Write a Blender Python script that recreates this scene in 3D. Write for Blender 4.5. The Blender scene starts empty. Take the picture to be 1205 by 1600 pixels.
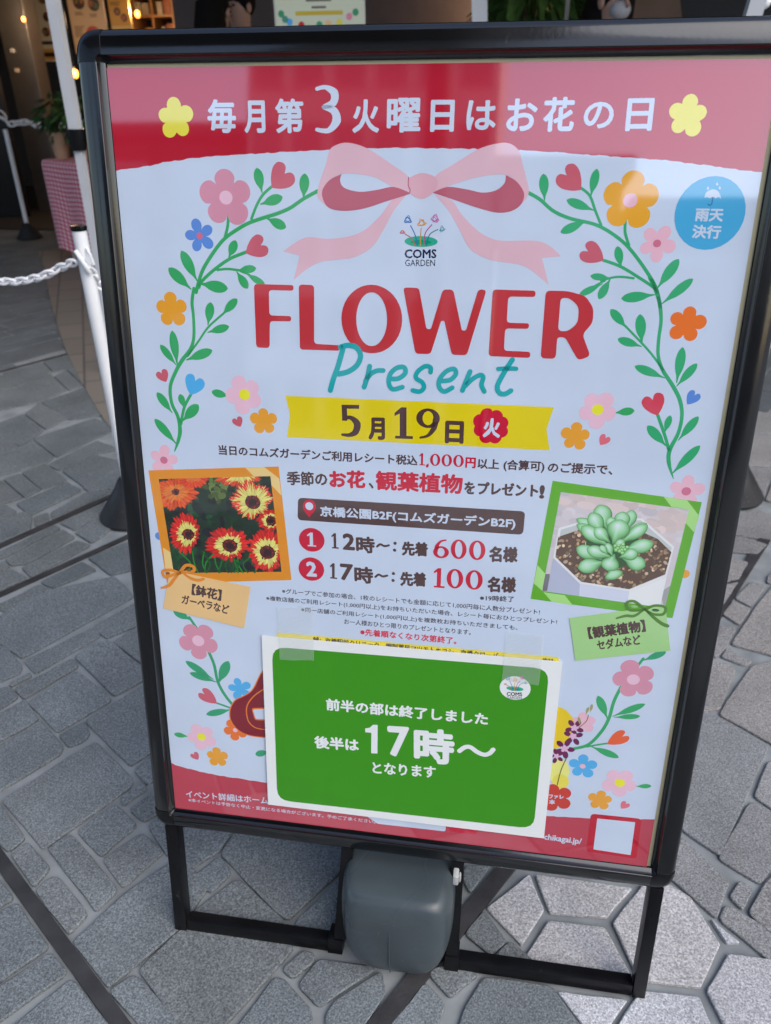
import bpy, bmesh, math, random
from mathutils import Vector, Matrix, noise
from mathutils.geometry import tessellate_polygon
R = math.radians
random.seed(7)
sc = bpy.context.scene
COL = sc.collection

# ------------------------------------------------------------------ camera
CAM = Vector((0.09794259, -0.69933008, 1.2171551))
ROT = Matrix(((0.98836893, -0.06597727, 0.13701771),
              (0.15173046, 0.48845706, -0.85929481),
              (-0.01023335, 0.87009005, 0.49278655)))
cd = bpy.data.cameras.new('camera')
cam = bpy.data.objects.new('camera', cd)
COL.objects.link(cam)
cam.matrix_world = Matrix.Translation(CAM) @ ROT.to_4x4()
cd.lens, cd.sensor_width, cd.sensor_fit = 27.0, 36.0, 'AUTO'
cd.clip_start, cd.clip_end = 0.02, 400
cd.dof.use_dof = True
cd.dof.focus_distance = 0.98
cd.dof.aperture_fstop = 6.5
sc.camera = cam

# ------------------------------------------------------------------ light
SUN_EL, SUN_AZ = 46, 128        # azimuth clockwise from +Y (behind the sign)
w = bpy.data.worlds.new('World')
sc.world = w
w.use_nodes = True
nt = w.node_tree
sky = nt.nodes.new('ShaderNodeTexSky')
sky.sky_type = 'NISHITA'
sky.sun_disc = False
sky.sun_elevation = R(SUN_EL)
sky.sun_rotation = R(SUN_AZ)
sky.dust_density = 2.4
sky.air_density = 1.0
nt.links.new(sky.outputs[0], nt.nodes['Background'].inputs[0])
nt.nodes['Background'].inputs[1].default_value = 0.15
sd = bpy.data.lights.new('sun', 'SUN')
sd.energy, sd.angle, sd.color = 0.8, R(60), (1.0, 0.99, 0.98)
so = bpy.data.objects.new('sun', sd)
COL.objects.link(so)
sdir = Vector((math.sin(R(SUN_AZ)) * math.cos(R(SUN_EL)), math.cos(R(SUN_AZ)) * math.cos(R(SUN_EL)), math.sin(R(SUN_EL))))
so.rotation_euler = sdir.to_track_quat('Z', 'Y').to_euler()
so.location = (4, -3, 6)
sc.view_settings.view_transform = 'Standard'
sc.view_settings.look = 'None'
sc.view_settings.exposure = 0.68
sc.view_settings.gamma = 1
sc.view_settings.use_curve_mapping = False

# ------------------------------------------------------------------ helpers
def lin(c):
    c /= 255.0
    return c / 12.92 if c <= 0.04045 else ((c + 0.055) / 1.055) ** 2.4

def rgb(r, g, b):
    return (lin(r), lin(g), lin(b), 1.0)

PW = (184, 198, 226)            # how the white of the print photographs
PA = (0.635, 0.745, 0.91)         # its reflectance
def pc(r, g, b):
    return tuple(min(0.9, max(0.004, (lin(c) - 0.022) / (lin(v) - 0.022) * a)) for c, v, a in zip((r, g, b), PW, PA)) + (1.0,)

def ray(px, py):
    return ROT @ Vector(((px - 602.5) / 1200.0, -(py - 800.0) / 1200.0, -1.0))

def G(px, py, z=0.0):
    d = ray(px, py)
    return CAM + d * ((z - CAM.z) / d.z)

def atY(px, py, Y):
    d = ray(px, py)
    return CAM + d * ((Y - CAM.y) / d.y)

def crop(x0, y0, s):
    return lambda *p: ((x0 + p[0] / s, y0 + p[1] / s) if len(p) == 2 else (x0 + p[0] / s, y0 + p[1] / s, p[2]))

LEAN = R(10)
PWID, PHEI, PBOT = 0.706, 1.0055, 1.2524        # opening width, height, distance from its top edge to the ground
# the sign's own frame: u to the right, v down from the top left of the opening, d into the sign
_A = Matrix(((1, 0, 0), (0, -math.sin(LEAN), math.cos(LEAN)), (0, -math.cos(LEAN), -math.sin(LEAN))))
_ORG = _A @ Vector((PWID / 2, PBOT, 0))
_CS = _A.inverted() @ (CAM + _ORG)
def PX(px, py, d=0.0):
    q = _A.inverted() @ ray(px, py)
    k = (d - _CS.z) / q.z
    return Vector((_CS.x + k * q.x, _CS.y + k * q.y))

def S(u, v, d=0.0):             # sign frame -> the stand's local coordinates
    return Vector((u - PWID / 2, d, PBOT - v))

def mat(name, col, rough=0.5, metal=0.0, spec=0.5, var=0.0, vscale=8.0, bump=0.0, bscale=60.0, coat=0.0, emit=None, estr=0.0, attr=None, ior=None):
    m = bpy.data.materials.new(name)
    m.use_nodes = True
    n, l = m.node_tree.nodes, m.node_tree.links
    b = n['Principled BSDF']
    b.inputs['Roughness'].default_value = rough
    b.inputs['Metallic'].default_value = metal
    b.inputs['Specular IOR Level'].default_value = spec
    b.inputs['Coat Weight'].default_value = coat
    b.inputs['Coat Roughness'].default_value = 0.03
    if ior: b.inputs['IOR'].default_value = ior
    if len(col) == 3: col = tuple(col) + (1,)
    b.inputs['Base Color'].default_value = col
    src = None
    if attr:
        a = n.new('ShaderNodeAttribute'); a.attribute_name = attr
        src = a.outputs['Color']
    tc = n.new('ShaderNodeTexCoord')
    if var:
        t = n.new('ShaderNodeTexNoise'); t.inputs['Scale'].default_value = vscale; t.inputs['Detail'].default_value = 6
        l.new(tc.outputs['Object'], t.inputs['Vector'])
        mr = n.new('ShaderNodeMapRange')
        mr.inputs['From Min'].default_value = 0.3; mr.inputs['From Max'].default_value = 0.7
        mr.inputs['To Min'].default_value = 1 - var; mr.inputs['To Max'].default_value = 1 + var
        l.new(t.outputs['Fac'], mr.inputs['Value'])
        mx = n.new('ShaderNodeMix'); mx.data_type = 'RGBA'; mx.blend_type = 'MULTIPLY'
        mx.inputs[0].default_value = 1
        mx.inputs[6].default_value = col
        if src: l.new(src, mx.inputs[6])
        l.new(mr.outputs[0], mx.inputs[7])
        src = mx.outputs[2]
    if src: l.new(src, b.inputs['Base Color'])
    if bump:
        t = n.new('ShaderNodeTexNoise'); t.inputs['Scale'].default_value = bscale; t.inputs['Detail'].default_value = 3
        l.new(tc.outputs['Object'], t.inputs['Vector'])
        bp = n.new('ShaderNodeBump'); bp.inputs['Strength'].default_value = bump; bp.inputs['Distance'].default_value = 0.002
        l.new(t.outputs['Fac'], bp.inputs['Height'])
        l.new(bp.outputs[0], b.inputs['Normal'])
    if emit:
        b.inputs['Emission Color'].default_value = emit
        b.inputs['Emission Strength'].default_value = estr
    return m

def link(name, me, parent=None, loc=None):
    o = bpy.data.objects.new(name, me)
    COL.objects.link(o)
    if parent: o.parent = parent
    if loc is not None: o.location = loc
    return o

def tag(o, label=None, cat=None, group=None, kind=None):
    if label: o['label'] = label
    if cat: o['category'] = cat
    if group: o['group'] = group
    if kind: o['kind'] = kind
    return o

def empty(name, loc=(0, 0, 0), rot=(0, 0, 0)):
    o = bpy.data.objects.new(name, None)
    COL.objects.link(o)
    o.location, o.rotation_euler = loc, rot
    o.empty_display_size = 0.1
    return o

class MB:
    """gathers simple solids into one mesh"""
    def __init__(s): s.bm = bmesh.new()
    def box(s, lo, hi, bev=0.0, rot=None, seg=2):
        r = bmesh.ops.create_cube(s.bm, size=1)
        c = [(a + b) / 2 for a, b in zip(lo, hi)]; d = [abs(b - a) for a, b in zip(lo, hi)]
        M = Matrix.Translation(c) @ (rot.to_4x4() if rot else Matrix()) @ Matrix.Diagonal(d + [1])
        bmesh.ops.transform(s.bm, matrix=M, verts=r['verts'])
        if bev:
            es = list({e for v in r['verts'] for e in v.link_edges})
            bmesh.ops.bevel(s.bm, geom=es, offset=bev, segments=seg, profile=0.6, affect='EDGES')
        return s
    def tube(s, pts, r, n=10, cap=True):
        pts = [Vector(p) for p in pts]
        rs = r if isinstance(r, (list, tuple)) else [r] * len(pts)
        rings, up = [], None
        for i, p in enumerate(pts):
            t = (pts[min(i + 1, len(pts) - 1)] - pts[max(i - 1, 0)]).normalized()
            if up is None: up = t.orthogonal().normalized()
            up = (up - t * up.dot(t)).normalized()
            q = t.cross(up)
            rings.append([s.bm.verts.new(p + (up * math.cos(2 * math.pi * k / n) + q * math.sin(2 * math.pi * k / n)) * rs[i]) for k in range(n)])
        for a, b in zip(rings, rings[1:]):
            for k in range(n):
                s.bm.faces.new((a[k], a[(k + 1) % n], b[(k + 1) % n], b[k]))
        if cap:
            s.bm.faces.new(list(reversed(rings[0]))); s.bm.faces.new(rings[-1])
        return s
    def lathe(s, prof, c=(0, 0, 0), n=32):
        rings = []
        for r, z in prof:
            rings.append([s.bm.verts.new((c[0] + r * math.cos(2 * math.pi * k / n), c[1] + r * math.sin(2 * math.pi * k / n), c[2] + z)) for k in range(n)])
        for a, b in zip(rings, rings[1:]):
            for k in range(n):
                s.bm.faces.new((a[k], a[(k + 1) % n], b[(k + 1) % n], b[k]))
        s.bm.faces.new(list(reversed(rings[0]))); s.bm.faces.new(rings[-1])
        return s
    def prism(s, pts, vec):
        a = [s.bm.verts.new(p) for p in pts]; b = [s.bm.verts.new(Vector(p) + Vector(vec)) for p in pts]
        s.bm.faces.new(a); s.bm.faces.new(list(reversed(b)))
        for k in range(len(a)):
            j = (k + 1) % len(a)
            s.bm.faces.new((a[j], a[k], b[k], b[j]))
        return s
    def ball(s, c, rad, sub=2):
        r = bmesh.ops.create_icosphere(s.bm, subdivisions=sub, radius=1)
        d = rad if isinstance(rad, (list, tuple)) else (rad,) * 3
        bmesh.ops.transform(s.bm, matrix=Matrix.Translation(c) @ Matrix.Diagonal(list(d) + [1]), verts=r['verts'])
        return s
    def build(s, name, m, parent=None, smooth=True, loc=None):
        bmesh.ops.recalc_face_normals(s.bm, faces=s.bm.faces[:])
        me = bpy.data.meshes.new(name)
        s.bm.to_mesh(me); s.bm.free()
        me.materials.append(m)
        if smooth:
            me.set_sharp_from_angle(angle=R(38))
            for p in me.polygons: p.use_smooth = True
        return link(name, me, parent, loc)

# ------------------------------------------------------------------ 2D outlines (on a flat sheet)
def cat(pts, closed=True, n=6):
    """Catmull-Rom through points; a third value of 1 marks a corner"""
    out, N = [], len(pts)
    P = [Vector(p[:2]) for p in pts]
    C = [len(p) > 2 and p[2] for p in pts]
    rng = range(N if closed else N - 1)
    def g(i): return P[i % N] if closed else P[max(0, min(N - 1, i))]
    for i in rng:
        a, b = P[i], P[(i + 1) % N]
        ta = Vector((0, 0)) if C[i] else (g(i + 1) - g(i - 1)) * 0.5
        tb = Vector((0, 0)) if C[(i + 1) % N] else (g(i + 2) - g(i)) * 0.5
        for k in range(n):
            t = k / n; t2, t3 = t * t, t * t * t
            out.append(a * (2 * t3 - 3 * t2 + 1) + ta * (t3 - 2 * t2 + t) + b * (-2 * t3 + 3 * t2) + tb * (t3 - t2))
    if not closed: out.append(P[-1])
    return out

def rounded(pts, r, n=4):
    out, N = [], len(pts)
    P = [Vector(p) for p in pts]
    for i in range(N):
        p, a, b = P[i], P[i - 1], P[(i + 1) % N]
        da, db = a - p, b - p
        q = min(r, da.length * 0.45, db.length * 0.45)
        s, e = p + da.normalized() * q, p + db.normalized() * q
        for k in range(n + 1):
            t = k / n
            out.append(s * (1 - t) ** 2 + p * 2 * t * (1 - t) + e * t * t)
    return out

def clip(poly, quad):
    ar = sum(quad[i].x * quad[(i + 1) % len(quad)].y - quad[(i + 1) % len(quad)].x * quad[i].y for i in range(len(quad)))
    sg = 1 if ar > 0 else -1
    for i in range(len(quad)):
        a, b = quad[i], quad[(i + 1) % len(quad)]
        e = b - a
        side = lambda p: sg * (e.x * (p.y - a.y) - e.y * (p.x - a.x))
        out = []
        for j in range(len(poly)):
            p, q = poly[j], poly[(j + 1) % len(poly)]
            sp, sq = side(p), side(q)
            if sp >= 0: out.append(p)
            if (sp >= 0) != (sq >= 0): out.append(p + (q - p) * (sp / (sp - sq)))
        poly = out
        if len(poly) < 3: return []
    return poly

class Art:
    """flat print on a sheet; every shape is given in photograph pixels of the sign's plane and stored in metres on it"""
    LAYER = 0.00003
    def __init__(s, base=0.0):
        s.v, s.f, s.c, s.base, s.clip = [], [], [], base, None
    def U(s, p): return PX(p[0], p[1])
    def P3(s, u, v, d): return S(u, v, d)
    def uv(s, loops, col, layer):
        if s.clip is not None and len(loops) == 1:
            q = clip(loops[0], s.clip)
            if not q: return
            loops = [q]
        d = s.base - layer * s.LAYER
        i0 = len(s.v)
        fl = [p for lp in loops for p in lp]
        s.v += [s.P3(p.x, p.y, d) for p in fl]
        for t in tessellate_polygon([[Vector((p.x, p.y, 0)) for p in lp] for lp in loops]):
            a, b, c = (fl[k] for k in t)
            ar = (b.x - a.x) * (c.y - a.y) - (b.y - a.y) * (c.x - a.x)
            if abs(ar) < 1e-13: continue
            t = t if ar < 0 else (t[0], t[2], t[1])
            s.f.append(tuple(i0 + k for k in t)); s.c.append(col)
    def poly(s, pts, col, layer, holes=()):
        s.uv([[s.U(p) for p in pts]] + [[s.U(p) for p in h] for h in holes], col, layer); return s
    def blob(s, pts, col, layer, n=6): return s.poly(cat(pts, True, n), col, layer)
    def round(s, pts, r, col, layer, holes=(), hr=None):
        s.uv([rounded([s.U(p) for p in pts], r)] + [rounded([s.U(p) for p in h], hr or r) for h in holes], col, layer); return s
    def rad(s, c, r): return (s.U((c[0] + r, c[1])) - s.U(c)).length
    def ell(s, c, rx, ry, col, layer, rot=0.0, n=28):
        o, a, b = s.U(c), s.rad(c, rx), s.rad(c, ry)
        cs, sn = math.cos(rot), math.sin(rot)
        s.uv([[o + Vector((a * math.cos(t) * cs - b * math.sin(t) * sn, a * math.cos(t) * sn + b * math.sin(t) * cs)) for t in (2 * math.pi * k / n for k in range(n))]], col, layer); return s
    def ring(s, c, rx, ry, hx, hy, col, layer, n=40):
        o = s.U(c)
        mk = lambda a, b: [o + Vector((s.rad(c, a) * math.cos(2 * math.pi * k / n), s.rad(c, b) * math.sin(2 * math.pi * k / n))) for k in range(n)]
        s.uv([mk(rx, ry), mk(hx, hy)], col, layer); return s
    def stroke(s, pts, wd, col, layer, smooth=True, n=6, uvspace=False, caps=True):
        P = [Vector(p[:2]) if uvspace else s.U(p) for p in pts]
        ws = list(wd) if isinstance(wd, (list, tuple)) else [wd] * len(P)
        if not uvspace: ws = [s.rad(p, q) for p, q in zip(pts, ws)]
        if smooth and len(P) > 2:
            Q = cat([(p.x, p.y) for p in P], False, n)
            ws = [ws[min(i // n, len(ws) - 1)] + (ws[min(i // n + 1, len(ws) - 1)] - ws[min(i // n, len(ws) - 1)]) * ((i % n) / n) for i in range(len(Q))]
            P = Q
        L, Rr = [], []
        for i, p in enumerate(P):
            t = (P[min(i + 1, len(P) - 1)] - P[max(i - 1, 0)])
            if t.length < 1e-9: t = Vector((1, 0))
            t.normalize()
            q = Vector((-t.y, t.x)) * ws[i] * 0.5
            L.append(p + q); Rr.append(p - q)
        d = s.base - layer * s.LAYER
        i0 = len(s.v)
        for a, b in zip(L, Rr): s.v += [s.P3(a.x, a.y, d), s.P3(b.x, b.y, d)]
        for i in range(len(P) - 1):
            s.f.append((i0 + 2 * i, i0 + 2 * i + 1, i0 + 2 * i + 3, i0 + 2 * i + 2)); s.c.append(col)
        if caps:
            for p, wv in ((P[0], ws[0]), (P[-1], ws[-1])):
                s.uv([[p + Vector((math.cos(k * math.pi / 6), math.sin(k * math.pi / 6))) * wv * 0.5 for k in range(12)]], col, layer + 0.3)
        return s
    def leaf(s, b, t, wd, col, layer):
        B, T = s.U(b), s.U(t)
        a = T - B; q = Vector((-a.y, a.x)).normalized() * s.rad(b, wd) * 0.5
        pr = [(0, .10), (.18, .30), (.38, .78), (.6, 1), (.8, .86), (.93, .5), (1, .06)]
        pts = [B + a * x + q * y for x, y in pr] + [B + a * x - q * y for x, y in reversed(pr)]
        s.uv([cat([(p.x, p.y) for p in pts], True, 4)], col, layer); return s
    def heart(s, tip, mid, wd, col, layer):
        T, M = s.U(tip), s.U(mid)
        a = M - T; q = Vector((-a.y, a.x)).normalized() * s.rad(tip, wd) * 0.5
        pr = [(0, 0, 1), (.22, .50), (.55, .92), (.84, .96), (1.0, .62), (.97, .25), (.76, 0, 1), (.97, -.25), (1.0, -.62), (.84, -.96), (.55, -.92), (.22, -.50)]
        s.uv([cat([((T + a * p[0] + q * p[1]).x, (T + a * p[0] + q * p[1]).y) + tuple(p[2:]) for p in pr], True, 5)], col, layer); return s
    def flower(s, c, r, col, layer, rot=-90, n=5, deep=0.42, fat=0.55, cc=None, cr=0.25, seed=0):
        o, rr = s.U(c), s.rad(c, r)
        rd = random.Random(seed * 31 + int(c[0] * 7 + c[1]))
        amp = [1 + rd.uniform(-.07, .07) for _ in range(n)]
        pts = []
        for k in range(n * 14):
            t = k / (n * 14) * 2 * math.pi
            i = int(((k + 7) // 14) % n)
            f = (1 - deep) + deep * abs(math.cos(n * t / 2)) ** fat
            pts.append(o + Vector((math.cos(t + R(rot)), math.sin(t + R(rot)))) * rr * f * amp[i])
        s.uv([pts], col, layer)
        if cc: s.ell(c, r * cr, r * cr * 0.95, cc, layer + 1)
        return s
    def glyph(s, text, p0, p1, h, col, layer, bold=0.0, k=6, res=2):
        """text fitted between two bottom corners, h pixels high"""
        A, B = s.U(p0), s.U(p1)
        ht = (s.U((p0[0], p0[1] - h)) - A).length
        vs, fs = font_mesh(text, res)
        x0, x1 = min(v[0] for v in vs), max(v[0] for v in vs)
        y0, y1 = min(v[1] for v in vs), max(v[1] for v in vs)
        ex = B - A; ey = Vector((ex.y, -ex.x)).normalized() * ht
        if ey.y > 0: ey = -ey
        em = ht * bold
        offs = [Vector((0, 0))] if not bold else [Vector((math.cos(2 * math.pi * j / k), math.sin(2 * math.pi * j / k))) * em for j in range(k)]
        for j, of in enumerate(offs):
            d = s.base - (layer + j * 0.09) * s.LAYER
            i0 = len(s.v)
            for v in vs:
                p = A + ex * ((v[0] - x0) / (x1 - x0)) + ey * ((v[1] - y0) / max(1e-6, y1 - y0)) + of
                s.v.append(s.P3(p.x, p.y, d))
            s.f += [tuple(i0 + q for q in f) for f in fs]; s.c += [col] * len(fs)
        return s
    def digit(s, ch, p0, p1, h, col, layer, plain=False):
        A, B = s.U(p0), s.U(p1)
        ht = (s.U((p0[0], p0[1] - h)) - A).length
        ex = B - A; ey = Vector((ex.y, -ex.x)).normalized() * ht
        if ey.y > 0: ey = -ey
        T = lambda x, y: A + ex * x + ey * y
        wu = ex.length
        def st(pts, ws): s.stroke([tuple(T(*p)) for p in pts], [q * ht for q in ws], col, layer, uvspace=True, n=8)
        def rg(cx, cy, rx, ry, hx, hy):
            mk = lambda a, b: [T(cx + a * math.cos(2 * math.pi * k / 36), cy + b * math.sin(2 * math.pi * k / 36)) for k in range(36)]
            s.uv([mk(rx, ry), mk(hx, hy)], col, layer)
        def pl(pts): s.uv([[T(*p) for p in pts]], col, layer)
        if ch == '0': rg(.5, .5, .5, .5, .23, .41)
        elif ch == '1':
            pl([(.30, .02), (.30, .80), (.02, .72), (.02, .82), (.38, 1), (.66, 1), (.66, .02)])
            if not plain: s.uv([[T(*p) for p in [(.05, 0), (.05, .09), (1, .09), (1, 0)]]], col, layer + .4)
        elif ch == '3':
            st([(.10, .93), (.42, .96), (.74, .84), (.70, .64), (.34, .55)], [.08, .09, .19, .17, .09])
            st([(.34, .55), (.72, .47), (.82, .26), (.52, .05), (.08, .07)], [.09, .17, .21, .11, .08])
        elif ch == '5':
            pl([(.08, .88), (.08, 1), (.95, 1), (.95, .88)]); s.uv([[T(*p) for p in [(.08, .5), (.08, .98), (.34, .98), (.34, .5)]]], col, layer + .4)
            st([(.16, .56), (.50, .60), (.82, .42), (.74, .16), (.42, .05), (.06, .06)], [.09, .13, .22, .2, .12, .08])
        elif ch in '69':
            if ch == '9': T = lambda x, y: A + ex * (1 - x) + ey * (1 - y)
            st([(.80, .94), (.48, .86), (.24, .62), (.17, .34)], [.07, .10, .17, .19]); rg(.5, .31, .5, .31, .23, .22)
        return s
    def build(s, name, parent, m=None):
        me = bpy.data.meshes.new(name)
        me.from_pydata(s.v, [], s.f)
        ca = me.color_attributes.new('Col', 'FLOAT_COLOR', 'CORNER')
        for p, c in zip(me.polygons, s.c):
            for li in p.loop_indices: ca.data[li].color = c
        me.materials.append(m or PRINT)
        me.update()
        return link(name, me, parent)

_fonts = {}
def font_mesh(text, res=2):
    if (text, res) not in _fonts:
        c = bpy.data.curves.new('t', 'FONT'); c.body = text; c.resolution_u = res; c.fill_mode = 'FRONT'
        o = bpy.data.objects.new('t', c); COL.objects.link(o)
        dg = bpy.context.evaluated_depsgraph_get(); dg.update()
        e = o.evaluated_get(dg); me = e.to_mesh()
        _fonts[(text, res)] = ([tuple(v.co) for v in me.vertices], [tuple(p.vertices) for p in me.polygons])
        e.to_mesh_clear()
        bpy.data.objects.remove(o); bpy.data.curves.remove(c)
    return _fonts[(text, res)]

# ------------------------------------------------------------------ materials
PRINT = mat('glossy_print', (1, 1, 1), rough=0.04, spec=0.5, attr='Col', ior=2.5, var=0.03, vscale=14, bump=0.05, bscale=5)
PAPER = mat('laminated_paper', (1, 1, 1), rough=0.26, spec=0.4, attr='Col', var=0.02, vscale=30, bump=0.22, bscale=7)
FAR = mat('far_print', (1, 1, 1), rough=0.4, spec=0.3, attr='Col')
BLACKM = mat('black_anodised_metal', (0.0035, 0.0035, 0.004), rough=0.12, spec=0.5, ior=1.75, bump=0.02, bscale=200)
BLACKS = mat('black_painted_tube', (0.006, 0.006, 0.007), rough=0.30, spec=0.30, var=0.35, vscale=25, bump=0.06, bscale=240)
BLACKP = mat('black_plastic', (0.005, 0.005, 0.006), rough=0.22, spec=0.35, bump=0.05, bscale=300)
CONE = mat('black_rubber', (0.018, 0.018, 0.02), rough=0.5, spec=0.4, var=0.3, vscale=20, bump=0.1, bscale=150)
BEIGE = mat('beige_backing_board', (0.46, 0.42, 0.26), rough=0.6, var=0.05)
TANKM = mat('grey_polyethylene', (0.058, 0.075, 0.084), rough=0.30, spec=0.5, var=0.14, vscale=9, bump=0.10, bscale=220)
WHITEP = mat('white_plastic', (0.84, 0.86, 0.88), rough=0.35, var=0.03, vscale=12)
GREYM = mat('light_grey_aluminium', (0.50, 0.52, 0.55), rough=0.45, var=0.06)

def worn(m, speck, hi=.70, scale=190):
    """small scratches and dust of their own shape in the paint"""
    n, l = m.node_tree.nodes, m.node_tree.links; b = n['Principled BSDF']
    tc = n.new('ShaderNodeTexCoord'); mp = n.new('ShaderNodeMapping'); mp.inputs['Scale'].default_value = (1, 1, .35); l.new(tc.outputs['Object'], mp.inputs['Vector'])
    t = n.new('ShaderNodeTexNoise'); t.inputs['Scale'].default_value = scale; t.inputs['Detail'].default_value = 4; t.inputs['Roughness'].default_value = .75; l.new(mp.outputs[0], t.inputs['Vector'])
    t2 = n.new('ShaderNodeTexNoise'); t2.inputs['Scale'].default_value = 7; l.new(tc.outputs['Object'], t2.inputs['Vector'])
    ad = n.new('ShaderNodeMath'); ad.operation = 'MULTIPLY_ADD'; ad.inputs[1].default_value = .35; l.new(t2.outputs['Fac'], ad.inputs[0]); l.new(t.outputs['Fac'], ad.inputs[2])
    r = n.new('ShaderNodeMapRange'); r.inputs['From Min'].default_value = hi + .175; r.inputs['From Max'].default_value = hi + .235; l.new(ad.outputs[0], r.inputs['Value'])
    mx = n.new('ShaderNodeMix'); mx.data_type = 'RGBA'; l.new(r.outputs[0], mx.inputs[0])
    s0 = b.inputs['Base Color']
    if s0.is_linked: l.new(s0.links[0].from_socket, mx.inputs[6])
    else: mx.inputs[6].default_value = s0.default_value
    mx.inputs[7].default_value = speck + (1,)
    l.new(mx.outputs[2], s0)
    r2 = n.new('ShaderNodeMapRange'); r2.inputs['From Min'].default_value = .35; r2.inputs['From Max'].default_value = .7; q = b.inputs['Roughness'].default_value; r2.inputs['To Min'].default_value = q * .8; r2.inputs['To Max'].default_value = q * 1.5
    l.new(t2.outputs['Fac'], r2.inputs['Value']); l.new(r2.outputs[0], b.inputs['Roughness'])
worn(BLACKM, (.03, .03, .03), .72); worn(BLACKS, (.035, .034, .033), .66, 150); worn(TANKM, (.22, .23, .23), .68, 120); worn(CONE, (.06, .06, .06), .64, 120)
# ------------------------------------------------------------------ the poster stand
stand = empty('poster_stand', (0, 0, 0), (-LEAN, 0, 0))
tag(stand, 'black framed poster stand showing a flower gift poster, leaning back on the paving', 'poster stand')

PROF = [(0, .003), (0, -.0006), (.0006, -.0010), (.0058, -.0066), (.0061, -.0088), (.0068, -.0094), (.0236, -.0085), (.0298, -.0042), (.0318, -.0005), (.0318, .020), (0, .020)]
def rail(name, a, b, out):      # profile swept from a to b in the sign's frame, widening along out
    m = MB()
    A, B, O = Vector(a), Vector(b), Vector(out)
    ra = [m.bm.verts.new(S(A.x + O.x * w_, A.y + O.y * w_, d_)) for w_, d_ in PROF]
    rb = [m.bm.verts.new(S(B.x + O.x * w_, B.y + O.y * w_, d_)) for w_, d_ in PROF]
    for k in range(len(PROF)):
        j = (k + 1) % len(PROF)
        m.bm.faces.new((ra[k], ra[j], rb[j], rb[k]))
    m.bm.faces.new(ra); m.bm.faces.new(list(reversed(rb)))
    return m.build(name, BLACKM, stand)
rail('frame_rail', (0, 0), (PWID, 0), (0, -1))
rail('frame_rail', (0, PHEI), (PWID, PHEI), (0, 1))
rail('frame_rail', (0, 0), (0, PHEI), (-1, 0))
rail('frame_rail', (PWID, 0), (PWID, PHEI), (1, 0))
for cx, cy, a0 in ((0, 0, 180), (PWID, 0, 270), (PWID, PHEI, 0), (0, PHEI, 90)):
    m = MB(); rings = []
    pf = [(max(w_ + .0006, .0004), d_ - .0006 if d_ < 0 else d_) for w_, d_ in PROF]
    for k in range(11):
        t = R(a0 + 9 * k)
        # a squarish quarter turn
        f = 1 + 0.10 * math.sin(2 * R(9 * k)) ** 2
        rings.append([m.bm.verts.new(S(cx + math.cos(t) * w_ * (f if w_ > .01 else 1), cy + math.sin(t) * w_ * (f if w_ > .01 else 1), d_)) for w_, d_ in pf])
    for a, b in zip(rings, rings[1:]):
        for k in range(len(pf)):
            j = (k + 1) % len(pf)
            m.bm.faces.new((a[k], a[j], b[j], b[k]))
    m.bm.faces.new(rings[0]); m.bm.faces.new(list(reversed(rings[-1])))
    m.build('corner_cap', BLACKP, stand)
def sbox(name, u0, u1, v0, v1, d0, d1, m_, bev=.0012):
    a, b = S(u0, v1, d0), S(u1, v0, d1)
    return MB().box(a, b, bev).build(name, m_, stand)
sbox('backing_board', 0.0005, PWID - .0005, .0005, PHEI - .0005, .0026, .0060, BEIGE, 0)
sbox('leg', -.019, .001, PHEI + .033, PBOT, -.002, .020, BLACKS)
sbox('leg', PWID + .003, PWID + .022, PHEI + .033, PBOT, -.002, .020, BLACKS)
sbox('foot_bar', .0015, .2455, PBOT - .021, PBOT, .000, .021, BLACKS)
sbox('foot_bar', .4400, PWID + .0025, PBOT - .021, PBOT, .000, .021, BLACKS)
sbox('bar_bracket', .238, .262, PBOT - .030, PBOT - .001, -.004, .028, BLACKS)
sbox('bar_bracket', .424, .446, PBOT - .030, PBOT - .001, -.004, .028, BLACKS)
for u0, u1, tilt in ((.2600, .278, .0), (.4255, .4445, .0)):
    m = MB()
    a, b = S(u0 - .012 if u0 < .3 else u0, PBOT - .0305, -.002), S(u0 + .006 if u0 < .3 else u1, PBOT - .0305, .006)
    ta, tb = S(u0, PHEI + .0325, .004), S(u1, PHEI + .0325, .012)
    p = [Vector((a.x, a.y, a.z)), Vector((b.x, a.y, a.z)), Vector((b.x, b.y, a.z)), Vector((a.x, b.y, a.z))]
    q = [Vector((ta.x, ta.y, ta.z)), Vector((tb.x, ta.y, ta.z)), Vector((tb.x, tb.y, ta.z)), Vector((ta.x, tb.y, ta.z))]
    va, vb_ = [m.bm.verts.new(x) for x in p], [m.bm.verts.new(x) for x in q]
    m.bm.faces.new(va); m.bm.faces.new(vb_)
    for k in range(4): m.bm.faces.new((va[k], va[(k + 1) % 4], vb_[(k + 1) % 4], vb_[k]))
    m.build('support_bar', BLACKS, stand)
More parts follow.
